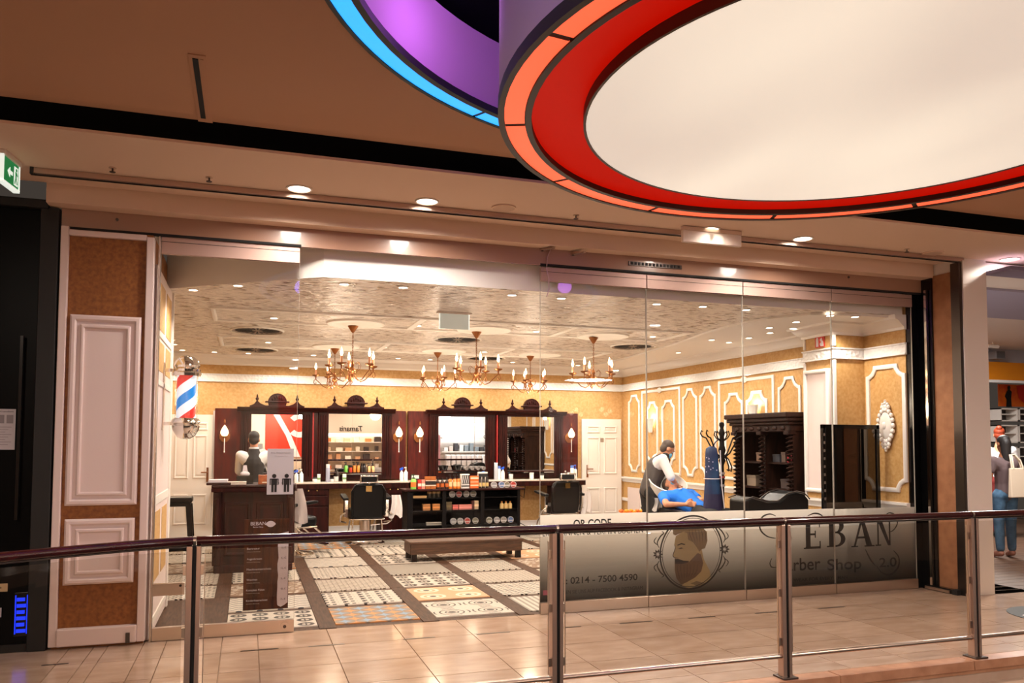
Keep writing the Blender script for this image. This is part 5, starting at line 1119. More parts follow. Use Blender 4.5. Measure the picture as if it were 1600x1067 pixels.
SHIRT = mat('white_shirt', (226, 222, 220), .85, bmp=(30, .15)); VEST = mat('dark_vest', (30, 26, 27), .8); VEST2 = mat('grey_vest', (74, 66, 62), .8); PANTS = mat('black_trousers', (22, 20, 21), .85); MASK = mat('blue_mask', (120, 190, 222), .8)
BLUET = mat('blue_tshirt', (10, 112, 214), .8, bmp=(24, .2)); JEANS = mat('blue_jeans', (70, 104, 132), .85, var=(52, 82, 108), vscale=14); SHOE = mat('dark_shoes', (28, 24, 24), .5)
def person(lbl, J, fwd, up, skin, hair, s=1.0, base_=(0, 0, 0), hands=True):
    """J: joints neck, head, shL, shR, elL, elR, wrL, wrR, chest, pelvis, hipL.. ; returns the root with a continuous body"""
    t = thing('person', lbl, 'person', base_)
    P, rot, c, s_ = head_parts(J['head'], fwd, up, s)
    V = {k: Vector(v) for k, v in J.items() if not isinstance(v, float)}
    P.append(('c', V['neck'], .058*s, V['head']-Vector(up).normalized()*.06*s, .054*s))
    P += [('c', V['pelvis'], .125*s, V['waist'], .115*s), ('c', V['waist'], .115*s, V['chest'], .135*s), ('c', V['chest'], .13*s, V['neck'], .07*s)]
    for q in 'LR':
        P += [('c', V['chest'].lerp(V['sh'+q], .3), .105*s, V['sh'+q], .062*s), ('c', V['sh'+q], .056*s, V['el'+q], .042*s), ('c', V['el'+q], .042*s, V['wr'+q], .027*s)]
        P += [('c', V['pelvis'].lerp(V['hip'+q], .6), .11*s, V['hip'+q], .095*s), ('c', V['hip'+q], .088*s, V['kn'+q], .056*s), ('c', V['kn'+q], .055*s, V['an'+q], .036*s), ('c', V['an'+q], .036*s, V['to'+q], .028*s)]
        if hands: d = V['wr'+q]-V['el'+q]; P += hand(V['wr'+q], J.get('hd'+q, d), J.get('th'+q, Vector(fwd)), J.get('curl', .35))
    fuse('body', P, skin, t, .0105); feat(t, rot, c, s_, hair); t['_'] = 0; del t['_']
    return t, V, rot, c, s_
def hairdo(t, rot, c, s, m, back=0, bun=False, long=0):
    x, f, u = rot.col[0], rot.col[1], rot.col[2]; Q = lambda o: c+(x*o[0]+f*o[1]+u*o[2])*s
    P = [('e', Q((0, -.026, .058)), (.083*s, .097*s, .083*s), rot), ('e', Q((0, -.055, .0)), (.076*s, .060*s, .075*s), rot)]
    if long: P += [('c', Q((0, -.07, .02)), .075*s, Q((0, -.075, -long)), .06*s)]
    if bun: P += [('e', Q((0, -.08, .12)), (.045*s, .045*s, .045*s))]
    fuse('hair', P, m, t, .009, 1)
def garment(t, name, m, parts, voxel=.012): return fuse(name, parts, m, t, voxel, 2)
g_ = .012
def torso(V, s=1, ex=g_, top=.075): return [('c', V['pelvis'], .128*s+ex, V['waist'], .118*s+ex), ('c', V['waist'], .118*s+ex, V['chest'], .138*s+ex), ('c', V['chest'], .134*s+ex, V['neck']-Vector((0, 0, .02)), top)]
def sleeves(V, to=1.0, s=1, ex=g_):
    o = []
    for q in 'LR':
        o += [('c', V['chest'].lerp(V['sh'+q], .3), .108*s+ex, V['sh'+q], .066*s+ex), ('c', V['sh'+q], .062*s+ex, V['sh'+q].lerp(V['el'+q], min(1, to)), .05*s+ex)]
        if to > 1: o.append(('c', V['el'+q], .05*s+ex, V['el'+q].lerp(V['wr'+q], to-1), .036*s+ex))
    return o
def trousers(V, to=1.0, s=1, ex=g_):
    o = [('c', V['pelvis'], .132*s+ex, V['waist'].lerp(V['pelvis'], .4), .122*s+ex)]
    for q in 'LR':
        o += [('c', V['pelvis'].lerp(V['hip'+q], .6), .115*s+ex, V['hip'+q], .10*s+ex), ('c', V['hip'+q], .094*s+ex, V['kn'+q], .066*s+ex)]
        if to > 0: o.append(('c', V['kn'+q], .066*s+ex, V['kn'+q].lerp(V['an'+q], to), .052*s+ex))
    return o
def shoes(t, V, m):
    for q in 'LR': fuse('shoe', [('c', V['an'+q]+Vector((0, 0, -.01)), .046, V['an'+q].lerp(V['to'+q], .4)+Vector((0, 0, -.005)), .044), ('c', V['an'+q].lerp(V['to'+q], .3), .042, V['to'+q], .037)], m, t, .009, 1)
# barber with his back to the glass, working at the first mirror
bx, by_ = on_y(397, 690, 12.6).x, 12.6
J = dict(head=(bx, by_+.03, 1.615), neck=(bx, by_-.01, 1.47), chest=(bx, by_-.02, 1.27), waist=(bx, by_, 1.05), pelvis=(bx, by_, .93), shL=(bx-.185, by_-.01, 1.385), shR=(bx+.185, by_-.01, 1.385), elL=(bx-.21, by_+.16, 1.15), elR=(bx+.29, by_+.06, 1.13), wrL=(bx-.14, by_+.30, 1.10), wrR=(bx+.30, by_+.28, 1.04),
     hipL=(bx-.09, by_, .88), hipR=(bx+.09, by_, .88), knL=(bx-.11, by_+.02, .48), knR=(bx+.11, by_+.02, .48), anL=(bx-.12, by_-.03, .08), anR=(bx+.12, by_-.03, .08), toL=(bx-.14, by_+.12, .035), toR=(bx+.14, by_+.12, .035))
t, V, rot, c, s = person('barber in black vest and white shirt, back turned, working at the first mirror', J, (.08, 1, -.10), (0, 0, 1), SKIN, HAIR, 1.0, (bx, by_, 0))
hairdo(t, rot, c, s, HAIR); garment(t, 'shirt', SHIRT, torso(V, top=.07)+sleeves(V, 1.85)); garment(t, 'vest', VEST, torso(V, ex=.02, top=.085)+[('c', V['chest'].lerp(V[q], .3), .118, V[q].lerp(V['chest'], .10), .078) for q in ('shL', 'shR')]); garment(t, 'trousers', PANTS, trousers(V, .95)); shoes(t, V, SHOE)
MB().lathe([(.066, -.025), (.074, .0), (.066, .02)], tuple(V['neck']+Vector((0, 0, .02))), 16, caps=False).build('collar', SHIRT, t, True, 60)
# masked barber bending over the wash basin
p = on_y(1030, 712, 10.25); q_ = on_y(1022, 775, 10.25); hx = on_y(1043, 703, 10.15)
J = dict(head=hx, neck=(p.x+.03, 10.22, 1.42), chest=(p.x-.03, 10.25, 1.25), waist=(q_.x-.02, 10.28, 1.05), pelvis=(q_.x-.04, 10.3, .93), shL=(p.x+.06, 10.42, 1.36), shR=(p.x-.05, 10.06, 1.36), elL=(p.x+.22, 10.40, 1.13), elR=(p.x+.02, 9.94, 1.10), wrL=(p.x+.24, 10.22, 1.02), wrR=(p.x+.16, 10.02, .99),
     hipL=(q_.x-.04, 10.39, .88), hipR=(q_.x-.04, 10.21, .88), knL=(q_.x, 10.42, .48), knR=(q_.x-.02, 10.18, .48), anL=(q_.x-.04, 10.42, .08), anR=(q_.x-.04, 10.18, .08), toL=(q_.x+.12, 10.44, .035), toR=(q_.x+.12, 10.16, .035), curl=.5)
t, V, rot, c, s = person('barber with blue face mask and grey vest bending over the wash basin', J, (.86, -.25, -.62), (.5, 0, 1), SKIN, HAIRB, 1.0, (q_.x, 10.3, 0))
hairdo(t, rot, c, s, HAIRB); garment(t, 'shirt', SHIRT, torso(V, top=.07)+sleeves(V, .95)); garment(t, 'vest', VEST2, torso(V, ex=.018, top=.08)); garment(t, 'trousers', PANTS, trousers(V, .95)); shoes(t, V, SHOE)
x, f, u = rot.col[0], rot.col[1], rot.col[2]
fuse('face_mask', [('e', c+f*.058-u*.052, (.058, .046, .048), rot)], MASK, t, .008, 1); fuse('beard', [('e', c+f*.02-u*.075, (.066, .06, .045), rot)], HAIR, t, .008, 1)
MB().prism([(-.012, 0), (.012, 0), (.03, -.30), (0, -.36), (-.03, -.30)], lambda a, b, uu: (V['neck'].x+.09+uu-.10*b/-.36*.3, V['neck'].y-.05+a, V['neck'].z-.02+b), 0, .01).build('necktie', C(96, 26, 34), t, True)
# customer lying back in the wash chair
ch = on_y(1047, 757, 10.1); sl_, sr_ = on_y(1037, 776, 9.86), on_y(1080, 773, 9.92)
mid = (sl_+sr_)/2
J = dict(head=(ch.x, 10.08, ch.z), neck=(mid.x-.03, 9.98, mid.z+.05), chest=(mid.x+.01, 9.76, mid.z-.04), waist=(mid.x+.04, 9.52, mid.z-.14), pelvis=(mid.x+.06, 9.36, mid.z-.20), shL=sl_, shR=sr_, elL=on_y(1041, 788, 9.52), elR=on_y(1096, 783, 9.60), wrL=on_y(1070, 788, 9.42), wrR=on_y(1084, 786, 9.43),
     hipL=(mid.x-.03, 9.30, mid.z-.21), hipR=(mid.x+.15, 9.30, mid.z-.21), knL=(mid.x-.04, 8.92, mid.z-.18), knR=(mid.x+.24, 8.92, mid.z-.18), anL=(mid.x-.05, 8.68, .24), anR=(mid.x+.26, 8.68, .24), toL=(mid.x-.05, 8.55, .20), toR=(mid.x+.27, 8.55, .20), thL=(0, .3, 1), thR=(0, .3, 1))
t, V, rot, c, s = person('customer in bright blue t-shirt and face mask lying back at the wash basin', J, (.12, -.42, .90), (-.2, .9, .40), SKIN, HAIRB, 1.0, (mid.x, 9.3, 0))
hairdo(t, rot, c, s, HAIRB); f, u = rot.col[1], rot.col[2]
fuse('face_mask', [('e', c+f*.056-u*.05, (.06, .046, .05), rot)], MASK, t, .008, 1)
garment(t, 'tshirt', BLUET, torso(V, ex=.02, top=.075)+sleeves(V, .55, ex=.018)); garment(t, 'shorts', PANTS, trousers(V, 0)); shoes(t, V, SHOE)
MB().ball((V['chest'].x-.07, V['chest'].y-.05, V['chest'].z+.145), .03, .012, .01).build('chest_print', C(190, 214, 236), t, True, 60)
MB().lathe([(.034, -.012), (.034, .012)], tuple(V['wrR'].lerp(V['elR'], .12)), 12, 'x', caps=False).build('watch', M['blk'], t, True)
# wash unit: reclining chair and basin
ws = thing('wash_unit', 'black reclining wash chair with white porcelain basin', 'wash chair', (mid.x, 9.8, 0))
bs = MB().lathe([(0, -.19), (.10, -.185), (.19, -.13), (.245, -.04), (.27, .06), (.285, .085), (.268, .09), (.235, -.01), (.18, -.10), (.09, -.15), (0, -.155)], (0, 0, 0), 28, caps=False)
bt = Matrix.Rotation(R(30), 3, 'X'); bs.v = [tuple(bt @ Vector(v)+Vector((ch.x-.02, 10.17, ch.z-.03))) for v in bs.v]; bs.build('basin', M['porcelain'], ws, True, 60)
MB().lathe([(.06, .3), (.07, ch.z-.3), (.12, ch.z-.17)], (ch.x, 10.2, 0), 16).build('basin_column', M['black'], ws, True, 60); bevel(MB().box(ch.x-.08, ch.x+.2, 10.05, 10.35, 0, .32).build('pedestal', M['black'], ws, True), .02)
seatm = MB().prism([(10.0, mid.z-.06), (9.5, mid.z-.31), (9.1, mid.z-.34), (9.02, mid.z-.40), (9.1, mid.z-.48), (9.6, mid.z-.46), (10.02, mid.z-.20)], lambda a, b, u_: (mid.x-.25+u_, a, b), 0, .56); bevel(seatm.build('reclined_seat', M['leather'], ws, True), .03, 3)
for a in (-.33, .31): bevel(MB().box(mid.x+a, mid.x+a+.07, 9.2, 9.85, mid.z-.22, mid.z-.15).build('armrest', M['leather'], ws, True), .02, 3); bevel(MB().box(mid.x+a+.01, mid.x+a+.06, 9.25, 9.8, .12, mid.z-.20).build('side_panel', M['leather'], ws, True), .01)
bevel(MB().box(mid.x-.2, mid.x+.25, 9.2, 9.8, 0, .14).build('base', M['black'], ws, True), .01); bevel(MB().box(mid.x-.15, mid.x+.3, 8.5, 8.9, .16, .22).build('leg_rest', M['leather'], ws, True), .02)
tw = cloth('shoulder_towel', 'pale towel hanging at the customer shoulder beside the basin', tuple(on_y(1028, 778, 9.82)), .16, .16, mat('towel_grey_white', (176, 168, 160), .95), n=8)
# coat stand with the blue cape
cs = on_y(1128, 700, 9.15); cx_, cy2 = cs.x, 9.15
ct = thing('coat_stand', 'dark bentwood coat stand with curled hooks beside the dark cabinet', 'coat stand', (cx_, cy2, 0))
MB().lathe([(.034, .25), (.028, .6), (.04, .64), (.026, .68), (.026, 1.05), (.036, 1.1), (.024, 1.14), (.024, 1.3), (.045, 1.36), (.03, 1.42), (.05, 1.50), (.034, 1.56), (.03, 1.68), (.044, 1.72), (.028, 1.77), (.02, 1.79), (.036, 1.83), (.03, 1.86), (0, 1.875)], n=16).build('pole', M['black_wood'], ct, smooth=50)
for z, c_ in ((1.02, (150, 136, 130)), (1.13, (140, 40, 34)), (1.18, (150, 136, 130))): MB().lathe([(.036, z), (.036, z+.03)], n=14, caps=False).build('collar_ring', C(*c_), ct)
for k in range(4):
    a = R(90*k+22); c, s = math.cos(a), math.sin(a); S = lambda r, z: (c*r, s*r, z)
    MB().tube([S(.03, 1.40), S(.12, 1.46), S(.20, 1.58), S(.25, 1.66), S(.31, 1.68), S(.34, 1.72), S(.325, 1.76), S(.30, 1.745)], [.010]*5+[.009, .008, .006], 8).build('hook', M['black_wood'], ct, smooth=60)
    MB().tube([S(.03, 1.62), S(.09, 1.66), S(.12, 1.70), S(.105, 1.75), S(.08, 1.73)], .008, 8).build('small_hook', M['black_wood'], ct, smooth=60); MB().tube([S(.03, 1.44), S(.10, 1.38), S(.15, 1.28), S(.14, 1.22), S(.11, 1.24)], .009, 8).build('lower_hook', M['black_wood'], ct, smooth=60)
    MB().tube([S(.03, .62), S(.09, .58), S(.14, .62), S(.13, .68), S(.10, .66)], .009, 8).build('umbrella_curl', M['black_wood'], ct, smooth=60); MB().tube([S(.03, .45), S(.12, .34), S(.22, .12), S(.30, .015)], .016, 8).build('foot', M['black_wood'], ct, smooth=60)
cp = on_y(1112, 700, 9.1)
def cape_mat():
    m, nt, b = base('blue_cape'); b.inputs['Roughness'].default_value = .6; c = mixc(nt, ramp(nt, noise(nt, 3, 2, (2, 2, .8)), .4, .6), lin((18, 54, 92)), lin((12, 32, 72)))
    v = nt.nodes.new('ShaderNodeTexVoronoi'); v.inputs['Scale'].default_value = 26; nt.links.new(coords(nt), v.inputs['Vector']); sp = nt.nodes.new('ShaderNodeSeparateXYZ'); nt.links.new(coords(nt), sp.inputs[0])
    f = (N(nt, v.outputs[0]) < .22)*((N(nt, sp.outputs[2])+.24).ab() < .10); f2 = N(nt, sp.outputs[2]) < -.62
    c = mixc(nt, f, c, lin((170, 160, 190))); c = mixc(nt, f2, c, lin((30, 24, 60))); nt.links.new(c, b.inputs['Base Color']); return m
vs, fs = [], []
prof = [(.0, .03), (.03, .075), (.10, .085), (.30, .095), (.52, .105), (.72, .125), (.95, .15), (1.10, .16)]
for d, r in prof:
    for k in range(20): a = 2*math.pi*k/20; rr = r*(1+.10*math.sin(a*5+d*3)); vs.append((rr*math.cos(a)+.02*d, rr*.7*math.sin(a), -d))
for j in range(len(prof)-1):
    for k in range(20): fs.append((j*20+k, j*20+(k+1) % 20, (j+1)*20+(k+1) % 20, (j+1)*20+k))
fs += [tuple(range(20)), tuple(range((len(prof)-1)*20, len(prof)*20))]
ca = thing('barber_cape', 'long shiny blue cape with pale print hanging from the coat stand', 'cape', (cp.x, 9.1, 1.55)); MB().add(vs, fs).build('fabric', cape_mat(), ca, smooth=70)
MB().tube([(.02, 0, 0), (.06, .01, .05), (.11, .03, .08), (.16, .05, .10)], .008, 6).build('hanging_loop', C(20, 40, 80), ca); MB().tube([(.09, -.06, -.05), (.10, -.07, -.5), (.13, -.08, -.8), (.155, -.07, -1.05)], .007, 6).build('white_strap', M['paper'], ca)
MB().lathe([(.107, -.415), (.107, -.425)], n=20, caps=False).build('white_seam', M['paper'], ca)
# dark carved cabinet with twisted columns
wx, wy0, wy1, wz = 6.45, 8.42, 9.66, 1.98
wd_ = thing('carved_cabinet', 'tall dark oak cabinet with twisted columns against the right wall', 'cabinet', (6.75, 9.04, 0))
B = lambda name, m, *b: MB().box(*b).build(name, m, wd_, True)
B('back_panel', M['oak_dark'], 7.0, 7.03, wy0, wy1, .1, 1.85); B('side', M['oak_dark'], 6.52, 7.0, wy0, wy0+.03, .1, 1.8); B('side', M['oak_dark'], 6.52, 7.0, wy1-.03, wy1, .1, 1.8); B('middle_wall', M['oak_dark'], 6.55, 7.0, 9.03, 9.06, .1, 1.8)
bevel(B('plinth', M['oak_dark'], 6.43, 7.03, wy0-.03, wy1+.03, 0, .14), .01); bevel(B('lower_chest', M['oak_dark'], 6.47, 7.0, wy0, wy1, .14, .62), .008)
for y0, y1 in ((wy0+.1, 9.0), (9.1, wy1-.1)): MB().frame([(-y1, .20), (-y0, .20), (-y0, .56), (-y1, .56)], xf(6.47), .05, .02).build('chest_door', M['oak_dark'], wd_, True)
for z in (.98, 1.32): B('shelf', M['oak_dark'], 6.58, 7.0, wy0+.03, wy1-.03, z, z+.025)
MB().sweep([(7.03, wy0), (6.50, wy0), (6.50, wy1), (7.03, wy1)][::-1], [(0, 1.74), (-.03, 1.74), (-.03, 1.83), (-.05, 1.85), (-.06, 1.89), (-.10, 1.93), (-.115, 1.98), (0, 1.98)] if False else [(0, 1.74), (.0, 1.98)]+[(-.0, 1.97)]).build('unused', M['oak_dark'], wd_, True) if False else None
for dz, e in (((1.74, 1.83), .02), ((1.83, 1.87), .05), ((1.87, 1.92), .08), ((1.92, 1.985), .11)): bevel(B('cornice', M['oak_dark'], 6.48-e, 7.03, wy0-e*.6, wy1+e*.6, *dz), .012)
for k in range(7): MB().ball((6.455, wy0+.12+k*.165, 1.785), .012, .05, .028, 10, 6).build('carving', M['oak_dark'], wd_, True, 60)
for y in (wy0+.04, 9.03, wy1-.04):
    mb = MB(); n, st = 10, 130; vs = []
    for j in range(st+1):
        z = .66+1.06*j/st; ph = j*.95
        for k in range(n):
            a = 2*math.pi*k/n; r = .030+.006*math.cos(a-ph); vs.append((6.50+.014*math.cos(ph)+r*math.cos(a), y+.014*math.sin(ph)+r*math.sin(a), z))
    mb.add(vs, [(j*n+k, j*n+(k+1) % n, (j+1)*n+(k+1) % n, (j+1)*n+k) for j in range(st) for k in range(n)]+[tuple(range(n))[::-1], tuple(range(st*n, st*n+n))]).build('twisted_column', M['oak_dark'], wd_, True, 60)
    for z0, z1 in ((.62, .67), (1.70, 1.745)): bevel(B('column_block', M['oak_dark'], 6.44, 6.56, y-.05, y+.05, z0, z1), .008)
for k, (y, z, w_, h, c_) in enumerate(((8.62, 1.345, .10, .10, (190, 40, 60)), (8.75, 1.345, .08, .13, (90, 70, 60)), (8.9, 1.345, .14, .10, (60, 60, 66)), (9.25, 1.345, .16, .12, (120, 90, 70)), (9.45, 1.005, .2, .14, (150, 130, 110)), (8.7, 1.005, .22, .12, (70, 56, 50)))):
    t = thing('storage_box', ['small crimson box in the dark cabinet', 'narrow brown box beside the crimson box in the cabinet', 'dark grey box on the upper cabinet shelf', 'tan box on the upper shelf at the left side of the cabinet', 'beige box on the lower shelf at the left side of the cabinet', 'brown box on the lower shelf of the cabinet'][k], 'box', (6.72, y, z)); bevel(MB().box(-.1, .1, -w_/2, w_/2, 0, h).build('carton', C(*c_), t), .004); MB().box(-.103, .103, -w_/2-.003, w_/2+.003, h*.75, h*1.03).build('lid', C(*[int(q*.85) for q in c_]), t)
# black leather lounger before the cabinet
sfa = thing('leather_lounger', 'black leather lounger with rolled end in front of the dark cabinet', 'lounger', (5.6, 7.75, 0))
a_, b_ = on_y(1166, 780, 7.55), on_y(1264, 780, 7.55); L0, L1 = a_.x, b_.x-.0
pts = [(p.x, p.z) for p in (on_y(q[0], q[1], 7.55) for q in ((1166, 830), (1166, 781), (1176, 777), (1200, 784), (1216, 783), (1230, 772), (1245, 768), (1257, 771), (1265, 780), (1265, 830)))]
bevel(MB().prism(pts, lambda a, b, u: (a, 7.55+u, b), 0, .34).build('upholstery', M['leather'], sfa, True), .03, 3)
MB().tube([(x, 7.55, z+.004) for x, z in pts[1:9]], .008, 6).build('piping', M['steel_dark'], sfa, True, 60); MB().tube([(x, 7.89, z+.004) for x, z in pts[1:9]], .008, 6).build('piping', M['steel_dark'], sfa, True, 60)
bevel(MB().box(L0+.03, L1-.03, 7.58, 7.86, .12, .50).build('base', M['black'], sfa, True), .01)
for x in (L0+.08, L1-.08):
    for y in (7.62, 7.82): MB().lathe([(.025, 0), (.03, .12)], (x, y, 0), 10).build('leg', M['black_wood'], sfa, True)
# black framed standing mirror behind the rightmost glass
a_, b_ = on_y(1283, 663, 7.45), on_y(1372, 664, 7.45)
sm = thing('standing_mirror', 'tall black framed dark mirror standing behind the right glass pane', 'mirror', ((a_.x+b_.x)/2, 7.45, 0))
x0, x1, z1 = a_.x, b_.x, a_.z
for n_, b in (('frame_side', (x0, x0+.045, 7.43, 7.47, .02, z1)), ('frame_side', (x1-.045, x1, 7.43, 7.47, .02, z1)), ('frame_top', (x0, x1, 7.43, 7.47, z1-.05, z1)), ('frame_bottom', (x0, x1, 7.43, 7.47, .02, .1))): bevel(MB().box(*b).build(n_, M['black'], sm, True), .005)
MB().box(x0+.04, x1-.04, 7.445, 7.46, .09, z1-.04).build('dark_mirror', mat('dark_mirror', (92, 84, 76), .02, 1), sm, True)
for k in range(9): MB().box(x0+.012, x0+.032, 7.426, 7.431, z1-.13-.09*k, z1-.10-.09*k).build('frame_motif', C(120, 108, 98), sm, True)
for x in (x0+.1, x1-.1): MB().hexa([(x-.02, 7.33, 0), (x+.02, 7.33, 0), (x+.02, 7.58, 0), (x-.02, 7.58, 0)], [(x-.02, 7.43, .03), (x+.02, 7.43, .03), (x+.02, 7.47, .03), (x-.02, 7.47, .03)]).build('foot', M['blk'], sm, True)
# orange flowers low at the back and a spray bottle by the mirror
o_ = on_y(985, 797, 11.2)
fp = thing('orange_flowers', 'orange flowers with dark leaves on a low white stand by the right wall', 'flowers', (o_.x, 11.2, 0)); bevel(MB().box(-.22, .28, -.15, .15, 0, o_.z-.06).build('stand', M['white'], fp), .01)
for k in range(9): MB().ball((-.16+.045*k, .02*math.sin(k*2), o_.z-.02+.012*math.cos(k*3)), .04, .04, .028, 10, 6).build('blossom', C(236, 140, 14) if k % 3 else C(226, 100, 20), fp, smooth=60)
for k in range(5): MB().hexa([(.2+.02*k, -.02, o_.z-.06), (.24+.02*k, -.02, o_.z-.06), (.24+.02*k, -.01, o_.z-.06), (.2+.02*k, -.01, o_.z-.06)], [(.17+.055*k, -.02, o_.z+.05+.02*math.sin(k*2)), (.18+.055*k, -.02, o_.z+.05), (.18+.055*k, -.015, o_.z+.05), (.17+.055*k, -.015, o_.z+.05)]).build('leaf', C(36, 40, 26), fp)
# ================================================================== BALUSTRADE
YR = 4.66
def rail_path(x0, x1):
    n = max(2, int(abs(x1-x0)/.12)); o = []
    for i in range(n+1):
        x = x0+(x1-x0)*i/n; y = YR if x > -.25 else YR-.40*((-.25-x)/.83)**1.3; o.append((x, y))
    return o
px_ = [-.26, 1.84, 3.52, 5.21, 6.9, 8.6]
def post(x, lbl):
    t = thing('balustrade_post', lbl, 'post', (x, YR, 0), 0, 'steel posts of the balustrade')
    bevel(MB().box(-.038, -.008, -.03, .03, .0, 1.035).build('flat_bar', M['steel_bronze'], t), .002); bevel(MB().box(.012, .034, -.03, .03, .0, 1.035).build('flat_bar', M['steel_bronze'], t), .002)
    MB().box(-.008, .012, -.02, .02, .0, 1.035).build('spacer', M['dark'], t); bevel(MB().box(-.06, .06, -.06, .06, 0, .012).build('base_plate', M['steel_dark'], t), .003)
    for z in (.22, .55, .88): MB().box(-.055, .05, -.012, .012, z, z+.05).build('glass_clamp', M['steel'], t)
    MB().lathe([(.025, -.008), (.025, .008)], (0, 0, 1.062), 16, 'x').build('rail_joint', M['steel'], t)
    return t
for x, l in zip(px_, ['steel balustrade post in front of the price board', 'steel balustrade post before the left edge of the frosted glass', 'steel balustrade post before the big serif letters', 'steel balustrade post before the white pillar', 'steel balustrade post outside the frame on the right', 'last steel balustrade post outside the frame on the right']):
    if x < 6.5: post(x, l)
ends = [-1.75]+px_[:4]+[6.9]
bl_ = ['leftmost balustrade bay with bent dark wood handrail', 'balustrade bay with glass before the open doorway', 'balustrade bay with glass before the emblem', 'balustrade bay with glass before the word mark', 'rightmost balustrade bay with glass at the picture edge']
for i in range(5):
    a, b = ends[i], ends[i+1]; t = thing('glass_balustrade', bl_[i], 'balustrade', ((a+b)/2, YR, 0), 0, 'bays of the balustrade')
    pth = rail_path(a+.012, b-.012)
    MB().tube([(x, y, 1.062) for x, y in pth], .024, 16).build('handrail', M['rail_wood'], t, True, 60); MB().tube([(x, y, 1.033) for x, y in pth], .005, 8).build('under_rail', M['steel_dark'], t, True, 60)
    MB().tube([(x, y, .145) for x, y in rail_path(a+.03, b-.03)], .016, 10).build('bottom_rail', M['steel'], t, True, 60)
    pg_ = rail_path(a+.055, b-.055); vs = []
    for x, y in pg_: vs += [(x, y-.005, .17), (x, y+.005, .17), (x, y+.005, 1.012), (x, y-.005, 1.012)]
    n = len(pg_); fs = [(j*4+k, (j+1)*4+k, (j+1)*4+(k+1) % 4, j*4+(k+1) % 4) for j in range(n-1) for k in range(4)]+[(0, 1, 2, 3), (4*n-4, 4*n-1, 4*n-2, 4*n-3)]
    gp = MB().add(vs, fs).build('glass_pane', M['glass_rail'], t, True)
    for x in (a+.055, b-.055): MB().box(x-.002, x+.002, YR-.007, YR+.007, .17, .985).build('glass_edge', M['steel'], gp, True) if x > -.3 else None
# ================================================================== SIGNS UNDER THE CEILINGS
e0, e1 = on_z(8, 247, 3.54), on_z(26, 262, 3.54); ed = e1-e0; el = ed.length
ex = thing('exit_sign', 'green emergency exit sign hanging at the left edge', 'exit sign', ((e0.x+e1.x)/2, (e0.y+e1.y)/2, 3.46), math.atan2(ed.y, ed.x))
MB().box(-.16, .10, -.014, .014, -.085, .085).build('green_panel', M['sign_green'], ex); bevel(MB().box(-.17, .11, -.03, .03, .085, .12).build('lamp_housing', M['white'], ex), .005)
for b in ((-.172, -.16, -.02, .02, -.09, .09), (.10, .112, -.02, .02, -.09, .09), (-.172, .112, -.02, .02, -.102, -.085)): MB().box(*b).build('clear_edge', M['sign_lit'], ex)
ey = lambda a, b, t: (a, -.014-t, b)
MB().prism([(-.09, 0), (-.05, .035), (-.05, .012), (-.005, .012), (-.005, -.012), (-.05, -.012), (-.05, -.035)], ey, 0, .003).build('white_arrow', M['sign_lit'], ex)
mb = MB(); mb.prism([(.02, -.065), (.085, -.065), (.085, .065), (.02, .065)], ey, 0, .002); mb.build('door_pictogram', M['sign_lit'], ex)
mb = MB(); mb.prism([(.055+.012*math.cos(k*.8), .045+.012*math.sin(k*.8)) for k in range(8)], ey, .002, .004)
for P_ in ([(.035, .03), (.06, .03), (.056, -.012), (.04, -.012)], [(.04, -.012), (.05, -.012), (.036, -.058), (.026, -.055)], [(.048, -.012), (.057, -.012), (.076, -.05), (.068, -.055)], [(.058, .028), (.078, .01), (.074, .003), (.056, .018)]): mb.prism(P_, ey, .002, .004)
mb.build('running_figure', M['sign_green'], ex)
wx_ = thing('sign_box', 'blank white sign box under the soffit seen from its end', 'sign', (4.05, 6.35, 3.49)); bevel(MB().box(-.31, .31, -.02, .02, -.06, .05).build('panel', mat('white_sign_face', (248, 232, 216), .5), wx_), .004)
MB().box(-.31, .31, -.024, .024, .05, .085).build('ceiling_mount', M['soffit'], wx_)
gs = thing('glass_exit_sign', 'clear glass sign panel with a lit top edge in the shop', 'sign', (2.18, 8.64, 2.86)); MB().box(-.17, .17, -.005, .005, 0, .17).build('panel', mat('edge_lit_panel', (206, 214, 206), .3, emit=(206, 216, 206), es=.25), gs); bevel(MB().box(-.20, .20, -.025, .025, .17, .19).build('lamp_rail', M['white'], gs), .004)
for b in ((-.175, -.165, -.007, .007, 0, .17), (.165, .175, -.007, .007, 0, .17)): MB().box(*b).build('side_edge', M['sign_lit'], gs)
# ================================================================== LEFT NEIGHBOUR
nb = struct(MB().box(-7, -1.43, 7.0, 7.2, 0, 3.42).build('wall_neighbour', M['shopfront_black']), 'black closed shopfront left of the mustard pier', 'wall')
bevel(MB().box(-7, -1.5, 6.93, 7.0, 3.40, 3.47).build('top_frame', M['blk'], nb), .01); bevel(MB().box(-1.56, -1.43, 6.96, 7.0, 0, 3.42).build('black_jamb', M['blk'], nb), .006); MB().box(-7, -1.44, 6.98, 7.0, 0, .06).build('bottom_frame', M['blk'], nb)
MB().box(-1.66, -1.64, 6.93, 6.97, 1.0, 2.4).build('pull_handle', M['black'], nb)
pp = thing('paper_notice', 'white printed notice taped to the black shopfront', 'notice', (-1.80, 6.985, 1.53)); MB().box(-.11, .115, -.004, 0, 0, .31).build('sheet', M['paper_dim'], pp)
pn = lambda a, b, t: (a, -.0045-t, b)
letters('An alle Kunden', -.09, .285, .10, .012, pn, M['ink'], 'heading', pp, world=False)
for x in (-.005, .055): MB().prism([(x, .20), (x+.045, .20), (x+.045, .265), (x, .265)], pn, 0, .0005).build('grey_print', C(140, 134, 138), pp)
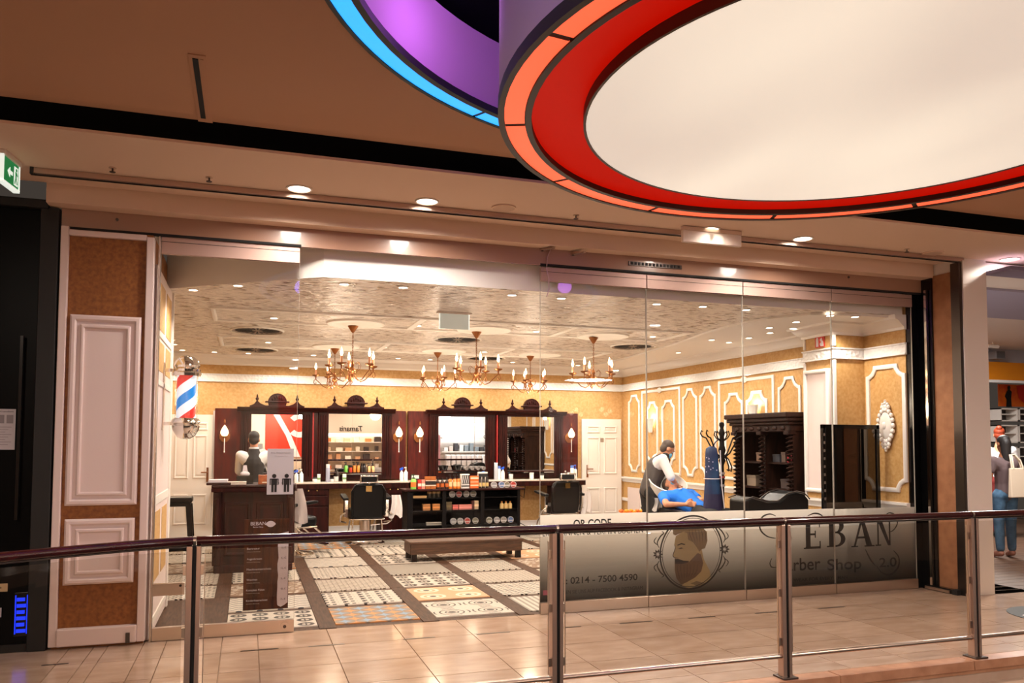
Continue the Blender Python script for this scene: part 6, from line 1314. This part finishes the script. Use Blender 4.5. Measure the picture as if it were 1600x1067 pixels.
for k in range(8): MB().prism([(-.09, .17-.019*k), (.09-.02*(k % 3), .17-.019*k), (.09-.02*(k % 3), .174-.019*k), (-.09, .174-.019*k)], pn, 0, .0005).build('printed_line', C(150, 144, 148), pp)
nn_ = thing('blue_neon_sign', 'small vertical blue neon sign low on the black shopfront', 'neon sign', (-1.60, 6.97, .12))
bevel(MB().box(-.05, .05, .0, .02, 0, .33).build('back_board', M['black'], nn_), .003)
for k in range(6): MB().box(-.03, .03-.008*(k % 2), -.012, 0, .03+.047*k, .055+.047*k).build('neon_bar', M['neon_blue'], nn_)
MB().box(-.042, -.036, -.012, 0, .02, .31).build('neon_bar', M['neon_blue'], nn_); MB().box(.036, .042, -.012, 0, .02, .31).build('neon_bar', M['neon_blue'], nn_)
for (z, w_, h, l) in ((.46, .16, .06, 'tan card stuck low on the black shopfront'), (.27, .09, .07, 'small pale card below the tan card on the black shopfront')):
    t = thing('card', l, 'card', (-1.78, 6.985, z)); MB().box(-w_/2, w_/2, -.004, 0, 0, h).build('sheet', C(196, 170, 130) if z > .4 else M['paper_dim'], t); MB().box(-w_/4, w_/4, -.0055, -.004, h*.4, h*.6).build('printed_line', C(110, 90, 70), t)
# ================================================================== RIGHT NEIGHBOUR SHOP
rf = struct(MB().box(7.56, 16, 6.5, 15, -.1, -.004).build('floor', mat('walnut_floor', (112, 84, 66), .45, var=(70, 50, 40), vscale=9, stretch=(.35, 7, 1), lo=.4, hi=.6)), 'brown wood floor of the shop on the right', 'floor')
y = 6.5; k = 0
while y < 11: 
    MB().hexa([(7.56, y+.003, -.004), (12, y+.003, -.004), (12, y+.157, -.004), (7.56, y+.157, -.004)], [(7.56, y+.004, 0), (12, y+.004, 0), (12, y+.156, 0), (7.56, y+.156, 0)]).build('plank', bpy.data.materials['walnut_floor'], rf); y += .16
rs = struct(MB().box(7.56, 16, 14.9, 15, 0, 3.6).box(7.3, 7.56, 7.3, 14.9, 0, 3.6).build('wall_far', mat('shop_white', (216, 212, 214), .7)), 'white walls of the shop on the right', 'wall')
MB().box(7.56, 16, 6.52, 15, 3.45, 3.56).build('shop_ceiling', M['white'], rs)
def band(name, y, z0, z1, c_): return MB().box(7.56, 16, y, y+.08, z0, z1).build(name, C(*c_), rs)
def zat(px, py, y): return on_y(px, py, y).z
for nm, y0p, y1p, c_ in (('grey_ceiling_panel', 420, 433, (122, 114, 142)), ('lavender_ceiling_panel', 455, 498, (160, 156, 178))):
    MB().box(7.56, 16, on_z(1570, y0p, 3.42).y, on_z(1570, y1p, 3.42).y, 3.42, 3.46).build(nm, C(*c_), rs)
yb_ = 11.8; band('grey_bulkhead', yb_, zat(1570, 567, yb_), zat(1570, 515, yb_), (170, 168, 176)); yb_ = 11.7; band('orange_band', yb_, zat(1570, 594, yb_), zat(1570, 566, yb_), (214, 130, 20)); band('white_ledge', yb_-.03, zat(1570, 598, yb_), zat(1570, 594, yb_), (230, 228, 226))
light('AREA', (9.4, 7.4, 3.4), 150, (1, .96, .92), .5); light('AREA', (11.3, 10.0, 3.4), 260, (1, .96, .92), .9)
for (px, py), l in (((1546, 526), 'upper white track spotlight in the right shop'), ((1551, 541), 'lower white track spotlight in the right shop')):
    p = on_y(px, py, 11.0); t = thing('track_spotlight', l, 'spotlight', p, 0, 'track spotlights in the right shop'); MB().lathe([(.03, -.12), (.04, .12)], n=12, ax='x').build('housing', M['white'], t, smooth=40); MB().tube([(0, 0, .03), (0, 0, .14)], .01, 6).build('stem', M['white'], t)
p = on_y(1557, 555, 11.6); t = thing('wall_speaker', 'grey wall speaker in the right shop', 'speaker', p); bevel(MB().box(-.13, .11, -.1, .1, -.08, .08).build('cabinet', C(120, 118, 120), t), .01); MB().box(-.11, .09, -.105, -.1, -.06, .06).build('grille', C(90, 88, 90), t)
a_, b_ = on_y(1560, 600, 12.6), on_y(1620, 636, 12.6)
po = thing('poster', 'orange and red poster with black silhouette of a woman in the right shop', 'poster', ((a_.x+b_.x)/2, 12.6, b_.z)); MB().box(a_.x, b_.x, 12.6, 12.62, b_.z, a_.z).build('print', mat('orange_print', (236, 120, 20), .6, var=(214, 60, 24), vscale=3), po, True)
s_ = lambda a, b, t: on_y(a, b, 12.595-t)
MB().prism([(1588, 603), (1604, 600), (1612, 614), (1602, 632), (1592, 622)], s_, 0, .004).build('red_shape', C(206, 40, 24), po, True)
MB().prism([(1572, 636), (1573, 624), (1570, 619), (1573, 612), (1575, 609), (1574, 604), (1577, 602), (1579, 605), (1578, 609), (1581, 612), (1580, 622), (1581, 636)], s_, .004, .007).build('woman_silhouette', M['blk'], po, True)
for r_, (z0p, z1p) in enumerate(((638, 658), (664, 692), (698, 730), (736, 772))):
    for c_ in range(2):
        pa, pb_ = on_y(1564+c_*29, z1p, 12.3), on_y(1591+c_*29, z0p, 12.3)
        t = thing('wall_shelf', '%s white shelf box with dark shoes in the right shop, row %s from the top' % (('left', 'right')[c_], ('one', 'two', 'three', 'four')[r_]), 'shelf', ((pa.x+pb_.x)/2, 12.4, pa.z), 0, 'shelf boxes in the right shop')
        for b in ((pa.x, pb_.x, 12.3, 12.58, pa.z, pa.z+.025), (pa.x, pb_.x, 12.3, 12.58, pb_.z-.025, pb_.z), (pa.x, pa.x+.025, 12.3, 12.58, pa.z, pb_.z), (pb_.x-.025, pb_.x, 12.3, 12.58, pa.z, pb_.z)): MB().box(*b).build('board', M['white'], t, True)
        MB().box(pa.x, pb_.x, 12.57, 12.58, pa.z, pb_.z).build('back', C(60, 52, 52), t, True); h = pb_.z-pa.z; MB().box(pa.x+.02, pb_.x-.02, 12.32, 12.57, pa.z+h*.5, pa.z+h*.5+.02).build('board', M['white'], t, True)
# two people in the right shop
def standing(lbl, X, Y, H, yaw, skin, hair, arms):
    k = H/1.75; f = Vector((math.sin(yaw), math.cos(yaw), 0)); r = Vector((f.y, -f.x, 0)); o = Vector((X, Y, 0)); P3 = lambda a, b, z: o+r*a*k+f*b*k+Vector((0, 0, z*k))
    J = dict(head=P3(0, .02, 1.635), neck=P3(0, -.01, 1.48), chest=P3(0, -.01, 1.28), waist=P3(0, 0, 1.06), pelvis=P3(0, 0, .93), hipL=P3(-.085, 0, .88), hipR=P3(.085, 0, .88), knL=P3(-.095, .01, .48), knR=P3(.10, .03, .48), anL=P3(-.10, -.02, .08), anR=P3(.11, .03, .08), toL=P3(-.12, .12, .035), toR=P3(.14, .16, .035), shL=P3(-.17, -.01, 1.39), shR=P3(.17, -.01, 1.39))
    for q, (el, wr) in zip('LR', arms): J['el'+q] = P3(*el); J['wr'+q] = P3(*wr)
    J['thL'] = f; J['thR'] = f
    return person(lbl, J, f, (0, 0, 1), skin, hair, .97*k, (X, Y, 0))
t, V, rot, c, s = standing('woman in grey top and blue jeans with a canvas tote bag, seen from behind', 10.12, 8.5, 1.70, .25, SKIN2, HAIR, [((-.24, .0, 1.12), (-.25, .08, .88)), ((.25, .02, 1.12), (.25, .12, .90))])
hairdo(t, rot, c, s, HAIR, long=.24); garment(t, 'top', mat('grey_top', (96, 78, 78), .85), torso(V, .92, top=.07)+sleeves(V, .5, .92)); garment(t, 'jeans', JEANS, trousers(V, .85, .9, .010)); shoes(t, V, mat('nude_shoes', (150, 100, 84), .6))
tb_ = thing('tote_bag', 'cream canvas tote bag hanging from the woman shoulder', 'bag', (10.06, 8.24, .86)); bevel(MB().hexa([(-.17, -.04, 0), (.16, -.04, 0), (.16, .02, 0), (-.17, .02, 0)], [(-.155, -.015, .40), (.155, -.015, .40), (.155, .015, .40), (-.155, .015, .40)]).build('canvas', mat('canvas', (214, 196, 172), .9, bmp=(120, .2)), tb_), .01)
for y in (-.012, .014): MB().tube([(-.09, y, .39), (-.085, y+.02, .50), (-.04, y+.07, .58), (.03, y+.08, .58), (.075, y+.03, .50), (.085, y, .39)], .011, 6).build('strap', bpy.data.materials['canvas'], tb_, smooth=60)
t, V, rot, c, s = standing('woman with auburn bun and white blouse standing beyond the tote bag', on_y(1562, 700, 10.4).x, 10.4, 1.86, .9, SKIN, HAIRR, [((-.23, .03, 1.12), (-.2, .16, 1.0)), ((.23, .05, 1.12), (.18, .2, 1.02))])
hairdo(t, rot, c, s, HAIRR, bun=True); garment(t, 'blouse', SHIRT, torso(V, .95, top=.07)+sleeves(V, 1.6, .95)); garment(t, 'trousers', mat('red_trousers', (120, 36, 30), .85), trousers(V, .9, .92)); shoes(t, V, SHOE)
# ================================================================== OPPOSITE SIDE OF THE MALL (seen in mirrors and glass)
struct(MB().box(-9, 17, -9.2, -.2, -.16, 0).build('floor', M['stone']), 'stone walkway on the opposite side of the mall', 'floor')
struct(MB().box(-9, 17, -9.2, -1.0, 3.6, 3.7).build('ceiling', M['soffit']), 'ceiling over the opposite walkway', 'ceiling')
YO = -6.0
ow = struct(MB().box(-9, -3.2, YO-.2, YO, 0, 3.58).box(6.3, 7.2, YO-.2, YO, 0, 3.58).box(11.6, 17, YO-.2, YO, 0, 3.58).box(-9, 17, -9.2, -9.1, 0, 3.58).box(-9, -8.9, -9.2, YO, 0, 3.58).build('wall_opposite', mat('opposite_wall', (150, 120, 100), .8)), 'shop row on the opposite side of the mall', 'wall')
oy = lambda y: (lambda a, b, t: (-a, y+t, b))
# shoe shop with dark sign letters
ss_ = thing('shoe_shop_front', 'cream shoe shop across the mall with dark script sign', 'shop', (4.4, YO, 0))
CRM = mat('cream_shop_wall', (240, 222, 196), .8)
MB().box(2.5, 6.3, YO-1.2, YO-1.1, 0, 3.58).build('back_wall', CRM, ss_, True); MB().box(2.5, 6.3, YO-.1, YO, 1.95, 3.58).build('fascia', CRM, ss_, True)
letters('Tamaris', -4.65, 2.04, -3.68, .22, oy(YO+.02), M['ink'], 'sign_letters', ss_, bold=.012, shear=.2)
MB().box(2.6, 6.2, YO-1.1, YO-1.0, 1.84, 1.92).build('light_strip', M['lamp_white'], ss_, True)
for z in (.35, .75, 1.15, 1.55): MB().box(2.7, 6.1, YO-1.1, YO-.8, z, z+.03).build('shelf', M['white'], ss_, True)
sk = 0
for z in (.38, .78, 1.18, 1.58):
    for k in range(8):
        c_ = random.choice([(226, 120, 70), (240, 226, 206), (60, 48, 44), (200, 150, 110), (244, 238, 230), (214, 180, 150)]); w_ = random.uniform(.14, .3); h = random.uniform(.12, .3); x = 2.9+.42*k+random.uniform(-.05, .05)
        bevel(MB().box(x-w_/2, x+w_/2, YO-1.05, YO-.85, z, z+h).build('shoe_box', C(*c_), ss_, True), .01)
light('AREA', (4.4, YO-.3, 3.3), 240, (1, .92, .8), 1.0)
# red advertisement and white wall
ad = thing('red_billboard', 'tall red advertising wall with white swirl across the mall', 'billboard', (.9, YO, 0)); MB().box(-3.2, 2.5, YO-.1, YO, 0, 3.58).build('white_wall', CRM, ad, True); MB().box(.70, 2.4, YO, YO+.03, .95, 2.7).build('red_panel', C(216, 50, 26), ad, True)
MB().prism([(-1.0, 2.7), (-1.25, 2.7), (-1.7, 1.9), (-2.1, .95), (-1.85, .95), (-1.5, 1.85)], oy(YO+.032), 0, .01).build('white_swirl', M['white'], ad, True)
mb = MB()
for k in range(14): 
    a0, a1 = R(40+k*20), R(60+k*20); mb.prism([(-2.05+.50*math.cos(a0), 2.25+.5*math.sin(a0)), (-2.05+.50*math.cos(a1), 2.25+.5*math.sin(a1)), (-2.05+.27*math.cos(a1), 2.25+.27*math.sin(a1)), (-2.05+.27*math.cos(a0), 2.25+.27*math.sin(a0))], oy(YO+.032), 0, .011)
mb.build('white_swirl', M['white'], ad, True)
light('AREA', (1.2, YO+.9, 3.3), 170, (1, .92, .82), .6)
# clothes shop with white shirts and many lamps
cs_ = thing('clothes_shop_front', 'bright white clothes shop across the mall with rows of lamps', 'shop', (9.4, YO, 0)); LG = mat('pale_shop_wall', (214, 208, 202), .7)
MB().box(7.2, 11.6, YO-2.6, YO-2.5, 0, 3.58).build('back_wall', LG, cs_, True); MB().box(7.2, 7.7, YO-.2, YO, 0, 3.58).build('white_column', M['white'], cs_, True); MB().box(10.9, 11.6, YO-.2, YO, 0, 3.58).build('white_column', M['white'], cs_, True)
for k in range(10): MB().ball((7.9+.32*k, YO-1.2-.4*(k % 3), 2.55-.12*(k % 2)), .07).build('lamp', M['lamp_white'], cs_, True, 60)
for z in (1.1, 1.75): MB().box(8.6, 10.9, YO-2.3, YO-1.9, z, z+.05).build('shelf', M['white'], cs_, True)
for k in range(9):
    bevel(MB().box(8.7+.25*k, 8.9+.25*k, YO-1.8, YO-1.5, .45, 1.0).build('white_shirt', SHIRT, cs_, True), .04); bevel(MB().box(8.7+.25*k, 8.88+.25*k, YO-2.25, YO-1.95, 1.15, 1.15+random.uniform(.15, .4)).build('folded_clothes', random.choice([SHIRT, C(120, 130, 136), C(60, 58, 60), C(196, 180, 170)]), cs_, True), .02)
MB().box(8.0, 8.25, YO-.9, YO-.8, .2, 1.9).build('pink_coat', C(206, 150, 160), cs_, True); light('AREA', (9.4, YO-1.2, 3.4), 300, (.95, .97, 1), 1.4)
